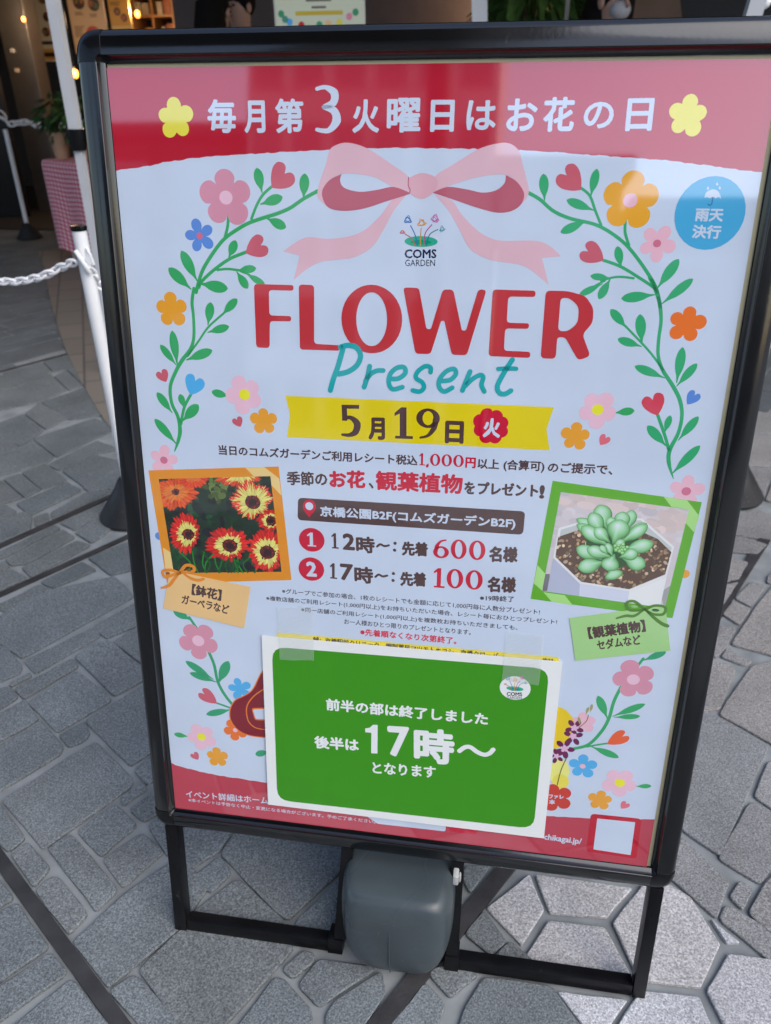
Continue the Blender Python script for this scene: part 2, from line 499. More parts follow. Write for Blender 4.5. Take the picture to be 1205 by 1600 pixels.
# colours of the print
WH = (0.635, 0.745, 0.91, 1)
RED, CRIM, BRED = pc(170, 50, 64), pc(184, 36, 64), pc(172, 68, 84)  # BRED is the banner red paled by reflected haze put into the colour
TITLE, TEAL, YEL, BRN = pc(178, 62, 68), pc(50, 156, 166), pc(208, 192, 44), pc(84, 66, 66)
GRN, GRN2 = pc(66, 158, 104), pc(66, 160, 116)  # GRN2 is the same green, with a cooler reflection put into the colour
RIB, RIBD = pc(204, 170, 190), pc(172, 96, 116)
HRT, PNK, PNKC, LPNK, DPNK = pc(186, 96, 114), pc(196, 138, 164), pc(214, 178, 204), pc(214, 172, 196), pc(190, 110, 140)
ORA, ORB, DOR = pc(218, 152, 62), pc(226, 158, 66), pc(226, 112, 56)
BLU, SKY, BAD = pc(92, 132, 208), pc(84, 164, 242), pc(78, 160, 212)
YEF, YCN = pc(216, 208, 84), pc(224, 214, 62)
A1, A2, A3, A4 = crop(230, 110, 4.017), crop(520, 110, 4.017), crop(820, 110, 4.017), crop(230, 250, 4.017)
A5, A6, A7, A8 = crop(430, 210, 4.017), crop(600, 210, 4.017), crop(820, 240, 3.347), crop(580, 320, 7.531)
B1, B2, B3, B4 = crop(220, 440, 4.635), crop(380, 420, 4.017), crop(640, 420, 3.887), crop(880, 420, 4.444)
B5, B6, B7, B8 = crop(330, 590, 3.766), crop(630, 590, 3.347), crop(450, 770, 3.171), crop(225, 715, 5.021)
C1, C2, C3, C4 = crop(800, 740, 3.766), crop(400, 900, 4.635), crop(640, 900, 4.635), crop(240, 940, 5.715)
C5, C6, C7, C8 = crop(400, 1050, 4.635), crop(640, 1040, 4.635), crop(840, 1010, 5.021), crop(260, 1190, 3.0125)
D8 = crop(600, 1100, 1.992)
def Q(c, *pts): return [c(*p) for p in pts]

# the sheet
p = Art(); U0, U1, V0, V1 = .0006, PWID - .0062, .0045, PHEI - .001
p.uv([[Vector((U0, V0)), Vector((U1, V0)), Vector((U1, V1)), Vector((U0, V1))]], WH, 0)
poster = p.build('poster', stand)
poster.data.name = 'poster'

def wavy(pts, amp=0.9, step=6.0, seed=1):
    rd = random.Random(seed); out = []
    for a, b in zip(pts, pts[1:]):
        n = max(1, int(math.hypot(b[0] - a[0], b[1] - a[1]) / step))
        for k in range(n):
            t = k / n
            out.append((a[0] + (b[0] - a[0]) * t, a[1] + (b[1] - a[1]) * t + rd.uniform(-amp, amp)))
    return out + [pts[-1]]
def clampuv(a, pts, extra, col, layer):
    q = [a.U(t) for t in pts]
    q = [Vector((U0, q[0].y))] + [t for t in q if U0 + .001 < t.x < U1 - .001] + [Vector((U1, q[-1].y))] + extra
    a.uv([q], col, layer)
edge = [(171, 268.5), (183, 266), (230, 260), (260, 253), (312, 246), (380, 241.5), (450, 237), (500, 234.5), (560, 232), (640, 231), (740, 232.5), (820, 235), (900, 240), (960, 245), (1040, 250.5), (1100, 258), (1186, 269)]
a = Art(); clampuv(a, wavy(edge), [Vector((U1, V0)), Vector((U0, V0))], RED, 1); a.build('printed_banner', poster)
edge = [(250, 1190), (268, 1193.7), (306, 1204), (338, 1211), (397, 1220), (560, 1250), (700, 1265), (853, 1275), (920, 1278.5), (1030, 1281)]
a = Art(); clampuv(a, wavy(edge, .5), [Vector((U1, V1)), Vector((U0, V1))], BRED, 1); a.build('printed_banner', poster)

# headline
a = Art()
for ch, l_, r_, bt, h in (('毎', A1(383, 393), A1(563, 393), 0, 52.5), ('月', A1(611, 394), A1(745, 394), 0, 51), ('第', A1(806, 394), A1(984, 394), 0, 54),
                       ('火', A2(122, 393), A2(292, 393), 0, 52.5), ('曜', A2(338, 390), A2(550, 390), 0, 54), ('日', A2(610, 386), A2(760, 386), 0, 50),
                       ('は', A2(835, 376), A2(1022, 376), 0, 47), ('お', A2(1085, 382), A3(72, 382), 0, 51), ('花', A3(110, 386), A3(305, 384), 0, 54),
                       ('の', A3(362, 366), A3(552, 366), 0, 42), ('日', A3(628, 382), A3(796, 380), 0, 51)):
    a.glyph(ch, (l_[0] + 1.6, l_[1] - 1.6), (r_[0] - 1.6, r_[1] - 1.6), h - 3.2, WH, 3, bold=.033, k=8, res=4)
a.digit('3', A1(1052, 392), A2(54, 392), 74, WH, 3)
a.build('printed_lettering', poster)
for c, r, col, rot in ((A1(176, 302), 112 / 4.017, YEF, -92), (A3(1022, 285), 128 / 4.017, YEF, -86)):
    Art().flower(c, r, col, 2, rot, deep=.36, fat=.8).build('printed_flower', poster)

# left vine
def vine(stems, leaves, col, name='printed_vine'):
    a = Art()
    for c, pts, wd in stems: a.stroke(Q(c, *pts), wd, col, 2)
    for c, b, t, wd in leaves: a.leaf(c(*b), c(*t), wd, col, 2.5)
    return a.build(name, poster)
vine([(A4, [(1070, 195), (980, 245), (900, 300), (820, 335), (740, 360), (640, 395), (560, 440), (480, 500), (410, 590), (350, 690), (320, 780), (308, 830)], 5.4),
      (A4, [(655, 370), (690, 280), (730, 215), (785, 165)], 4.2), (A4, [(490, 480), (505, 420), (512, 345)], 4.6),
      (A4, [(325, 800), (345, 760), (420, 690), (520, 620), (630, 575)], 4.8), (A4, [(440, 690), (500, 684), (560, 690), (620, 700)], 3.6), (A4, [(590, 700), (640, 720), (700, 765)], 3),
      (B1, [(385, 50), (372, 150), (382, 250), (385, 400), (360, 490), (300, 570), (255, 650), (215, 760), (225, 880), (270, 980), (285, 1080), (270, 1160), (245, 1230)], [5, 5, 4.6, 4.8, 5.4, 6, 5.6, 5.2, 5.2, 5.4, 6.2, 5, 1.2]),
      (B1, [(340, 540), (420, 430), (490, 330), (600, 230), (640, 190)], 3.2), (B1, [(292, 1030), (300, 980), (320, 900), (365, 815)], 4.4)],
     [(A4, (722, 205), (688, 50), 15), (A4, (712, 278), (850, 232), 15), (A4, (982, 242), (990, 85), 15.5), (A4, (750, 365), (872, 424), 14.5), (A4, (315, 760), (215, 570), 16),
      (A4, (275, 810), (135, 678), 16), (A4, (512, 615), (557, 505), 13.5), (A4, (566, 692), (684, 680), 11.5), (A4, (562, 700), (632, 806), 13), (A4, (620, 712), (740, 785), 10), (A4, (330, 775), (506, 808), 17),
      (B1, (487, 315), (508, 150), 14), (B1, (590, 240), (698, 125), 12.5), (B1, (485, 368), (640, 325), 12), (B1, (330, 568), (518, 497), 14), (B1, (266, 608), (228, 355), 13.5),
      (B1, (258, 605), (142, 458), 11), (B1, (228, 950), (118, 803), 12.5), (B1, (258, 1175), (102, 995), 13), (B1, (302, 1010), (418, 892), 15.5), (B1, (316, 918), (285, 815), 10.5)], GRN)
Art().heart(A4(783, 174), A4(888, 58), 40, HRT, 3).build('printed_heart', poster)
Art().heart(A4(620, 584), A4(742, 520), 33, HRT, 3).build('printed_heart', poster)
Art().heart(B1(360, 820), B1(407, 688), 31, SKY, 3).build('printed_heart', poster)
Art().heart(B1(185, 727), B1(142, 645), 20, HRT, 3).build('printed_heart', poster)
Art().heart(B1(722, 1052), B1(690, 985), 17, HRT, 3).build('printed_heart', poster)
Art().flower(A4(495, 236), 165 / 4.017, PNK, 3, -92, deep=.40, cc=PNKC, cr=.25).build('printed_flower', poster)
Art().flower(A4(330, 476), 97 / 4.017, BLU, 3, -105, deep=.6, fat=.7, cc=pc(196, 104, 130), cr=.2).build('printed_flower', poster)
Art().flower(B1(225, 203), 118 / 4.635, ORA, 3, -93, deep=.42).build('printed_flower', poster)
Art().leaf(B1(640, 830), B1(515, 798), 12, GRN, 3).flower(B1(752, 818), 133 / 4.635, PNKC, 4, -115, deep=.36, cc=YCN, cr=.3).build('printed_flower', poster)
Art().flower(B1(892, 1010), 96 / 4.635, ORA, 3, -92, deep=.42).build('printed_flower', poster)
Art().flower(B1(168, 1293), 108 / 4.635, LPNK, 3, -80, deep=.55, fat=.7, cc=DPNK, cr=.25).build('printed_flower', poster)

# right vine
vine([(A7, [(20, 205), (80, 240), (150, 300), (240, 340), (350, 365), (420, 395), (500, 450), (560, 510), (640, 620), (690, 710), (712, 815)], 5.4),
      (A7, [(400, 375), (370, 300), (340, 220), (292, 178)], 4.2), (A7, [(545, 480), (525, 410), (527, 345)], 4.6),
      (A7, [(695, 740), (680, 705), (600, 650), (500, 590), (412, 558)], 4.8), (A7, [(570, 652), (510, 645), (460, 648), (400, 665)], 3.6), (A7, [(420, 665), (370, 690), (320, 735)], 3),
      (B4, [(600, 60), (640, 140), (670, 240), (680, 360), (665, 480), (660, 600), (690, 700), (760, 810), (810, 910), (825, 1020), (800, 1140), (740, 1260), (735, 1350), (766, 1458)], [5.4, 6.5, 6.4, 5.6, 5.4, 5.4, 5.8, 6.4, 6.4, 5.8, 5.8, 7, 6.4, 1.2]),
      (B4, [(700, 710), (620, 600), (550, 520), (430, 395)], 3.6), (B4, [(738, 1275), (710, 1170), (655, 1010)], 5.2)],
     [(A7, (104, 245), (98, 106), 15), (A7, (345, 225), (378, 80), 14), (A7, (362, 297), (220, 242), 14), (A7, (325, 352), (188, 412), 14.5), (A7, (505, 598), (484, 485), 13.5), (A7, (450, 652), (344, 640), 11),
      (A7, (448, 655), (388, 760), 14), (A7, (408, 680), (285, 740), 11), (A7, (680, 738), (506, 758), 16.5), (A7, (693, 705), (806, 552), 17), (A7, (718, 785), (880, 655), 15),
      (B4, (547, 520), (533, 316), 16.5), (B4, (440, 410), (330, 282), 14), (B4, (545, 540), (380, 487), 13.5), (B4, (705, 758), (498, 676), 14), (B4, (788, 790), (830, 545), 15.5), (B4, (788, 815), (930, 658), 13.5),
      (B4, (800, 1190), (940, 1026), 14), (B4, (754, 1425), (950, 1228), 15), (B4, (715, 1230), (586, 1090), 15.5), (B4, (704, 1140), (745, 1018), 11)], GRN2)
Art().heart(A7(294, 190), A7(196, 90), 40, HRT, 3).build('printed_heart', poster)
Art().heart(A7(413, 558), A7(306, 496), 34, HRT, 3).build('printed_heart', poster)
Art().heart(B4(655, 1018), B4(612, 876), 36, pc(194, 74, 92), 3).build('printed_heart', poster)
Art().heart(B4(862, 942), B4(928, 858), 22, BLU, 3).build('printed_heart', poster)
Art().heart(B4(257, 1224), B4(305, 1160), 18, pc(206, 110, 130), 3).build('printed_heart', poster)
Art().flower(A7(552, 245), 152 / 3.347, ORB, 3, -88, deep=.38, cc=LPNK, cr=.25).build('printed_flower', poster)
Art().flower(A7(692, 470), 96 / 3.347, LPNK, 3, -60, deep=.52, fat=.7, cc=DPNK, cr=.22).build('printed_flower', poster)
Art().flower(B4(857, 382), 132 / 4.444, DOR, 3, -82, deep=.42, fat=.7).build('printed_flower', poster)
Art().leaf(B4(360, 1000), B4(495, 985), 13, GRN, 3).flower(B4(240, 978), 140 / 4.444, PNKC, 4, -55, deep=.36, cc=YCN, cr=.29).build('printed_flower', poster)
Art().flower(B4(85, 1165), 102 / 4.444, ORA, 3, -88, deep=.45).build('printed_flower', poster)
Art().flower(B4(855, 1545), 124 / 4.444, LPNK, 3, -88, deep=.5, fat=.7, cc=DPNK, cr=.27).build('printed_flower', poster)

# ribbon bow
a = Art()
a.blob(Q(A5, (330, 455, 1), (288, 418), (265, 375), (285, 285), (318, 190), (337, 115), (362, 78), (430, 53), (510, 62), (600, 100), (720, 180), (840, 270), (850, 365), (740, 331), (640, 275), (530, 250), (418, 248), (350, 285), (302, 345), (302, 400)), RIB, 4)
a.blob(Q(A5, (418, 249, 1), (408, 290), (435, 335), (530, 360), (640, 348), (745, 330), (848, 368, 1), (825, 381), (700, 420), (560, 465), (430, 480), (330, 455), (294, 365), (340, 288)), RIBD, 5)
a.blob(Q(A6, (320, 265), (440, 185), (560, 110), (640, 75), (740, 53), (800, 62), (848, 105), (870, 180), (895, 280), (910, 350), (892, 405), (840, 460, 1), (872, 410), (874, 355), (830, 295), (765, 254), (680, 254), (560, 275), (440, 312), (305, 363)), RIB, 4)
a.blob(Q(A6, (305, 366, 1), (400, 330), (520, 345), (620, 365), (705, 350), (757, 305), (765, 255, 1), (832, 295), (877, 360), (874, 415), (840, 460), (775, 488), (690, 488), (560, 452), (440, 410)), RIBD, 5)
a.blob(Q(A5, (820, 385, 1), (735, 412), (660, 510), (560, 600), (460, 640), (330, 655), (200, 645), (110, 690), (50, 735, 1), (155, 760, 1), (116, 915, 1), (200, 845), (290, 800), (400, 785), (500, 770), (610, 705), (680, 600), (745, 480)), RIB, 3)
a.blob(Q(A6, (320, 380, 1), (425, 415), (490, 505), (590, 605), (680, 655), (760, 668), (950, 668), (1040, 700), (1112, 765, 1), (992, 775, 1), (1035, 945, 1), (920, 850), (840, 815), (700, 795), (600, 760), (530, 705), (470, 590), (400, 470)), RIB, 3)
a.blob(Q(A5, (842, 275), (920, 243), (1000, 265), (1022, 310), (990, 368), (920, 405), (852, 372), (836, 320)), pc(202, 160, 180), 6)
a.stroke(Q(A5, (838, 270), (836, 320), (848, 350), (842, 372)), 1.6, RIBD, 7)
a.build('printed_ribbon_bow', poster)

def logo(a, c, k, ly, cols=True):      # the flower bed mark: c maps the mark's own drawing to photograph pixels
    t = lambda *q: c(*q)
    gr = pc(60, 160, 140)
    a.ell(t(588, 432), 196 * k, 60 * k, gr, ly)
    a.ell(t(588, 440), 120 * k, 26 * k, pc(40, 140, 118), ly + 1)
    for pts, col in (([(520, 480), (470, 390), (400, 345)], pc(170, 90, 80)), ([(545, 480), (520, 360), (465, 245)], pc(60, 110, 170)), ([(580, 485), (582, 380), (590, 275)], pc(190, 140, 60)), ([(620, 470), (640, 330), (715, 235)], pc(170, 60, 140)), ([(650, 480), (690, 350), (785, 290)], pc(50, 120, 130))):
        a.stroke([t(*q) for q in pts], 11 * k, col, ly + 2)
    def scr(cx, cy, r, col, n, sd):
        rd = random.Random(sd)
        pts = [(cx + r * rd.uniform(.35, 1.05) * math.cos(i * 2.2), cy + r * rd.uniform(.35, 1.05) * math.sin(i * 2.2)) for i in range(n)]
        a.stroke([t(*q) for q in pts], 7 * k, col, ly + 3, n=5)
    scr(430, 185, 62, pc(60, 120, 190), 11, 1); scr(595, 215, 62, pc(210, 150, 80), 10, 2); scr(752, 165, 60, pc(190, 90, 170), 11, 3); scr(368, 322, 36, pc(190, 90, 80), 8, 4); scr(840, 285, 42, pc(90, 150, 180), 8, 5)
NAVY = pc(46, 50, 72)
a = Art(); logo(a, A8, 1 / 7.531, 2)
a.glyph('COMS', A8(398, 626), A8(765, 626), 13.2, NAVY, 3, bold=.04); a.glyph('GARDEN', A8(400, 722), A8(752, 722), 10.2, NAVY, 3, bold=.0)
a.build('printed_logo', poster)

# title
a = Art()
a.round(Q(B2, (68, 95), (317, 102), (317, 137), (162, 133), (165, 292), (302, 297), (302, 329), (168, 328), (167, 497), (83, 493)), .0042, TITLE, 8)
a.round(Q(B2, (350, 98), (446, 102), (446, 470), (610, 480), (606, 514), (357, 506)), .0042, TITLE, 8)
a.ring(B2(807, 318), 192 / 4.017, 208 / 4.017, 97 / 4.017, 163 / 4.017, TITLE, 8.3)
a.round(Q(B3, (-38, 113), (58, 116), (103, 365), (130, 367), (203, 125), (266, 126), (318, 375), (343, 375), (418, 124), (468, 128), (348, 525), (257, 522), (212, 316), (192, 316), (128, 518), (36, 515)), .0040, TITLE, 8)
a.round(Q(B3, (506, 125), (766, 133), (764, 171), (600, 168), (590, 327), (727, 331), (724, 364), (581, 362), (573, 497), (735, 504), (732, 541), (480, 530)), .0042, TITLE, 8)
a.round(Q(B3, (828, 132), (960, 135), (1070, 165), (1118, 240), (1112, 330), (1050, 398), (1099, 530), (1024, 557), (945, 415), (897, 415), (888, 547), (796, 543)), .0052, TITLE, 8, [Q(B3, (918, 176), (972, 178), (1030, 230), (1022, 330), (960, 380), (902, 377))], .006)
a.build('printed_title', poster)
a = Art()
for c, pts, wd in ((B2, [(630, 488), (600, 600), (568, 690), (548, 762)], 8.2), (B2, [(612, 492), (660, 480), (712, 494), (738, 545), (715, 605), (660, 645), (600, 660)], 8.2),
                   (B2, [(795, 612), (780, 680), (760, 742)], 7.8), (B2, [(768, 705), (800, 662), (838, 640), (880, 638)], 7.4),
                   (B2, [(925, 690), (975, 688), (1018, 655), (1010, 618), (965, 622), (925, 660), (915, 715), (940, 755), (1000, 742)], 7.4),
                   (B3, [(128, 628), (128, 600), (95, 592), (50, 625), (40, 662), (78, 690), (88, 722), (62, 745), (20, 738)], 7.2),
                   (B3, [(190, 682), (248, 674), (282, 638), (270, 608), (225, 622), (185, 668), (180, 715), (210, 745), (260, 722)], 7.4),
                   (B3, [(368, 624), (345, 680), (322, 738)], 7.8), (B3, [(335, 715), (385, 668), (430, 645), (448, 660), (438, 705), (455, 745)], 7.4),
                   (B3, [(625, 552), (575, 630), (535, 710), (545, 752), (580, 760), (616, 740)], 8.0), (B3, [(540, 608), (600, 605), (648, 607)], 7.0)):
    a.stroke(Q(c, *pts), wd, TEAL, 10, n=8)
a.build('printed_lettering', poster)

# date banner
a = Art(); a.poly([B5(437, 107), B6(788, 155), B6(750, 270), B6(766, 380), B5(447, 350), B5(465, 218)], YEL, 3); a.build('printed_banner', poster)
a = Art()
a.digit('5', B5(766, 346), B5(882, 348), 49.5, BRN, 5)
a.glyph('月', B5(932, 360), B5(1018, 362), 32, BRN, 5, bold=.05, k=8)
a.digit('1', B5(1078, 358), B5(1187, 361), 49, BRN, 5); a.digit('9', B6(66, 322), B6(188, 328), 49, BRN, 5)
a.glyph('日', B6(224, 338), B6(310, 341), 32, BRN, 5, bold=.055, k=8)
a.build('printed_lettering', poster)
a = Art(); a.flower(B6(461, 255), 97 / 3.347, CRIM, 5, -112, n=8, deep=.14, fat=.8)
a.glyph('火', B6(420, 308), B6(502, 312), 28, WH, 8, bold=.045, k=8); a.build('printed_badge', poster)

# running text
a = Art()
a.glyph('当日のコムズガーデンご利用レシート税込', B5(47, 452), B5(1212, 516), 14.5, BRN, 3, bold=.035)

for ch, x0, x1, y in (('1', 84, 114, 458), ('0', 141, 194, 461), ('0', 201, 255, 464), ('0', 262, 317, 467)): a.digit(ch, B6(x0, y), B6(x1, y + 1.5), 19, CRIM, 3)
a.leaf(B6(134, 448), B6(122, 470), 4.4, CRIM, 3); a.glyph('円', B6(327, 470), B6(376, 473), 15.5, CRIM, 3, bold=.05)
a.glyph('以上', B6(390, 474), B6(500, 480), 15, BRN, 3, bold=.035); a.glyph('(合算可)', B6(525, 488), B6(736, 497), 17.5, BRN, 3, bold=.03)
a.glyph('のご提示で、', B6(757, 494), B6(1092, 508), 15.5, BRN, 3, bold=.035)
a.glyph('季節の', B5(450, 630), B5(683, 636), 20.5, BRN, 3, bold=.035); a.glyph('お花', B5(702, 645), B5(905, 648), 25.5, CRIM, 3, bold=.05, k=8)
a.glyph('、', B5(928, 650), B5(955, 652), 8, BRN, 3, bold=.06)
a.glyph('観葉植物', B5(972, 658), B6(306, 607), 28.5, CRIM, 3, bold=.04, k=8)
a.glyph('を', B6(322, 606), B6(372, 608), 18, BRN, 3, bold=.05); a.glyph('プレゼント', B6(392, 608), B6(702, 622), 18.5, BRN, 3, bold=.05); a.glyph('!', B6(715, 628), B6(733, 629), 18.5, BRN, 3, bold=.08)
a.build('printed_lettering', poster)
a = Art(); a.round(Q(B7, (50, 24), (1176, 92), (1165, 208), (48, 135)), .006, BRN, 3)
a.glyph('京橋公園B2F(コムズガーデンB2F)', B7(162, 122), B7(1124, 183), 17.5, WH, 5, bold=.035)
a.blob(Q(B7, (106, 122, 1), (80, 88), (74, 66), (84, 42), (106, 33), (129, 44), (138, 68), (130, 92)), CRIM, 5); a.ell(B7(106, 66), 6.2, 6.2, WH, 6)
a.build('printed_venue_bar', poster)
a = Art()
for c, g in ((B7(118, 233), '1'), (B7(116, 378), '2')):
    a.ell(c, 20, 19.4, CRIM, 3)
a.digit('1', B7(96, 264), B7(140, 267), 21.5, WH, 5); a.glyph('2', B7(96, 410), B7(140, 413), 21, WH, 5, bold=.06)
a.build('printed_number', poster)
for dy, dx, num, n0, n1 in ((0, 0, '12', (215, 276), (330, 283)), (150, -8, '17', (208, 427), (320, 434))):
    a = Art()
    if num == '12':
        a.digit('1', B7(217, 275), B7(252, 277), 24, BRN, 3); a.glyph('2', B7(275, 278), B7(328, 282), 23.5, BRN, 3, bold=.06)
    else:
        a.digit('1', B7(208, 424), B7(244, 427), 24, BRN, 3); a.glyph('7', B7(262, 428), B7(318, 433), 23.5, BRN, 3, bold=.06)
    a.glyph('時', B7(342 + dx, 294 + dy), B7(428 + dx, 298 + dy), 24, BRN, 3, bold=.045, k=8)
    a.stroke(Q(B7, (442 + dx, 266 + dy), (458 + dx, 255 + dy), (478 + dx, 264 + dy), (500 + dx, 260 + dy)), 3.6, BRN, 3)
    a.ell(B7(535 + dx - 4, 250 + dy), 2.6, 2.6, BRN, 3); a.ell(B7(533 + dx - 4, 284 + dy), 2.6, 2.6, BRN, 3)
    a.glyph('先着', B7(568 + dx, 308 + dy), B7(690 + dx, 313 + dy), 20.5, BRN, 3, bold=.05, k=8)
    a.glyph('名様', B7(1000 + dx, 342 + dy - 3), B7(1134 + dx, 346 + dy - 3), 22.5, BRN, 3, bold=.05, k=8)
    for ch, x0, x1, y in ((('6', 719, 797, 322), ('0', 806, 884, 326), ('0', 896, 977, 331)) if num == '12' else (('1', 720, 776, 468), ('0', 786, 868, 472), ('0', 880, 964, 478))): a.digit(ch, B7(x0, y), B7(x1, y + 4), 30.5, CRIM, 3)
    a.build('printed_lettering', poster)
a = Art(); DK = pc(72, 66, 76)
a.glyph('※19時終了', C3(510, 178), C3(755, 188), 8.6, DK, 3, bold=.03, k=4)
a.glyph('※グループでご参加の場合、1枚のレシートでも金額に応じて1,000円毎に人数分プレゼント!', C2(190, 128), C3(942, 282), 8.2, DK, 3, bold=.014, k=4)
a.glyph('※複数店舗のご利用レシート(1,000円以上)をお持ちいただいた場合、レシート毎におひとつプレゼント!', C2(75, 182), C3(1066, 357), 8.6, DK, 3, bold=.014, k=4)
a.glyph('※同一店舗のご利用レシート(1,000円以上)を複数枚お持ちいただきましても、', C2(328, 264), C3(782, 398), 8.4, DK, 3, bold=.014, k=4)
a.glyph('お一人様おひとつ限りのプレゼントとなります。', C2(640, 348), C3(443, 428), 8.2, DK, 3, bold=.014, k=4)
a.glyph('※先着順なくなり次第終了。', C2(756, 428), C3(338, 494), 10.4, pc(196, 50, 74), 3, bold=.03)
a.build('printed_lettering', poster)
a = Art(); a.round([C2(150, 408), C3(1082, 588), C3(1085, 680), C2(150, 500)], .004, pc(226, 200, 66), 3)
a.glyph('舗：京橋駅前クリニック、調剤薬局マツモトキヨシ、京橋クローバー', C2(415, 484), C3(684, 606), 9.5, DK, 4, bold=.03)
a.glyph('歯科', C3(958, 636), C3(1040, 644), 9.5, DK, 4, bold=.03); a.build('printed_shop_strip', poster)

# rain badge
a = Art(); a.ell(A7(968, 313), 186 / 3.347, 190 / 3.347, BAD, 3)
a.glyph('雨天', A7(890, 352), A7(1032, 354), 18.5, WH, 5, bold=.045); a.glyph('決行', A7(874, 440), A7(1018, 444), 19.5, WH, 5, bold=.045)
a.blob(Q(A7, (940, 232, 1), (948, 205), (980, 187), (1012, 198), (1028, 235, 1), (1012, 228), (998, 234, 1), (984, 226), (968, 234, 1), (954, 228)), WH, 5)
a.stroke(Q(A7, (983, 232), (978, 262), (968, 270), (958, 264)), 1.6, pc(60, 110, 150), 6)
for x, y in ((958, 180), (1006, 158), (1020, 178)): a.blob(Q(A7, (x, y - 10, 1), (x + 6, y + 3), (x, y + 9), (x - 6, y + 3)), WH, 5)
a.build('printed_badge', poster)

# gerbera picture
FG = pc(206, 134, 44); FT = pc(226, 188, 130)
a = Art(); a.poly(Q(B8, (35, 100), (1057, 70), (1158, 960), (182, 986)), FG, 4)
a.poly(Q(B8, (795, 79), (945, 74), (1062, 165), (1080, 300), (1000, 215), (993, 145), (865, 150)), FT, 5)
a.poly(Q(B8, (150, 705), (212, 745), (235, 880), (172, 905)), FT, 5)
a.build('picture_border', poster)
a = Art(); quad = Q(B8, (117, 168), (993, 145), (1080, 895), (235, 905))
a.poly(quad, pc(46, 58, 48), 6); a.clip = [a.U(q) for q in quad]
rd = random.Random(3)
for i in range(90):
    x, y = rd.uniform(120, 1060), rd.uniform(160, 900); g = rd.uniform(.5, 1.5)
    a.ell(B8(x, y), rd.uniform(4, 16), rd.uniform(3, 10), pc(34 * g, 56 * g, 40 * g), 6.5 + i * .01, rd.uniform(0, 3), 12)
for i in range(60):
    x, y = rd.gauss(575, 40), rd.gauss(250, 36); g = rd.uniform(.6, 1.15); a.ell(B8(x, y), rd.uniform(2, 7), rd.uniform(2, 5), pc(90 * g, 108 * g, 62 * g), 8 + i * .005, rd.uniform(0, 3), 10)
for i in range(16):
    x = rd.uniform(240, 900); a.stroke(Q(B8, (x, 905), (x + rd.uniform(-40, 40), 830), (x + rd.uniform(-90, 90), 740)), 2.2, pc(44, 92 + rd.uniform(-20, 30), 48), 8.5)
def gerb(cx, cy, dx, dy, rx, ry, dr, n, ly, c_out, c_in, sd, frac=.62):
    rd = random.Random(sd)
    for lay in (0, 1):
        for k in range(n):
            t = 2 * math.pi * (k + .5 * lay) / n + rd.uniform(-.06, .06)
            l = rd.uniform(.80, 1.07)
            tx, ty = cx + rx * l * math.cos(t), cy + ry * l * math.sin(t)
            b = (dx + dr * .7 * math.cos(t), dy + dr * .7 * math.sin(t))
            vv = rd.uniform(.6, 1.15) * (.72 if lay == 0 else 1)
            a.leaf(B8(*b), B8(tx, ty), 2.4 * math.pi * (rx + ry) / 2 / n / 5.0 * .66, tuple(min(.9, q * vv) for q in c_out[:3]) + (1,), ly + lay * .6)
            m_ = (b[0] + (tx - b[0]) * frac * rd.uniform(.8, 1.15), b[1] + (ty - b[1]) * frac * rd.uniform(.8, 1.15))
            pw = 2 * math.pi * (rx + ry) / 2 / n / 5.0
            a.leaf(B8(b[0] + (tx - b[0]) * .2, b[1] + (ty - b[1]) * .2), B8(b[0] + (tx - b[0]) * .93, b[1] + (ty - b[1]) * .93), pw * .42, tuple(min(.9, q * vv * 1.35) for q in c_out[:3]) + (1,), ly + .1 + lay * .6)
            for ss in (-.5, 0, .5):
                f2 = frac * rd.uniform(.62, 1.2); q = (-(ty - b[1]) * ss * .5 * pw * 5 / max(1, math.hypot(tx - b[0], ty - b[1])), (tx - b[0]) * ss * .5 * pw * 5 / max(1, math.hypot(tx - b[0], ty - b[1])))
                e_ = (b[0] + (tx - b[0]) * f2 + q[0], b[1] + (ty - b[1]) * f2 + q[1])
                g = rd.uniform(.7, 1.06)
                a.leaf(B8(b[0] + q[0] * .3, b[1] + q[1] * .3), B8(*e_), pw * .24, tuple(v_ * g for v_ in c_in[:3]) + (1,), ly + .3 + lay * .6 + ss * .02)
    a.ell(B8(dx, dy), dr / 5, dr * .9 / 5, pc(96, 42, 34), ly + 1.6); 
    for k in range(26):
        t = rd.uniform(0, 6.28); q = dr * rd.uniform(.55, 1.1)
        a.ell(B8(dx + q * math.cos(t), dy + q * .9 * math.sin(t)), 1.3, 1.3, pc(130, 60, 30) if k % 2 else pc(54, 22, 26), ly + 1.9 + k * .01, 0, 8)
    a.ell(B8(dx, dy), dr * .5 / 5, dr * .45 / 5, pc(56, 34, 44), ly + 2.3)
OR, IN, RD = pc(214, 92, 44), pc(236, 212, 124), pc(196, 52, 48)
gerb(230, 285, 250, 270, 200, 130, 26, 24, 9, pc(216, 84, 40), pc(228, 120, 56), 1, .5)
gerb(390, 165, 390, 140, 120, 90, 20, 20, 9.2, pc(206, 70, 44), pc(222, 112, 60), 2, .5)
gerb(740, 150, 760, 110, 185, 90, 20, 26, 9.4, pc(206, 76, 52), IN, 3, .7)
gerb(985, 490, 1000, 495, 105, 90, 42, 24, 10, RD, IN, 4, .5)
gerb(845, 330, 855, 350, 170, 150, 60, 32, 12, pc(208, 70, 60), IN, 5, .84)
gerb(320, 590, 350, 600, 118, 165, 46, 28, 12, RD, IN, 6, .55)
gerb(655, 680, 675, 690, 178, 138, 58, 28, 12, RD, IN, 7, .52)
gerb(955, 735, 970, 742, 145, 180, 60, 30, 15, RD, IN, 8, .58)
a.build('printed_picture', poster)
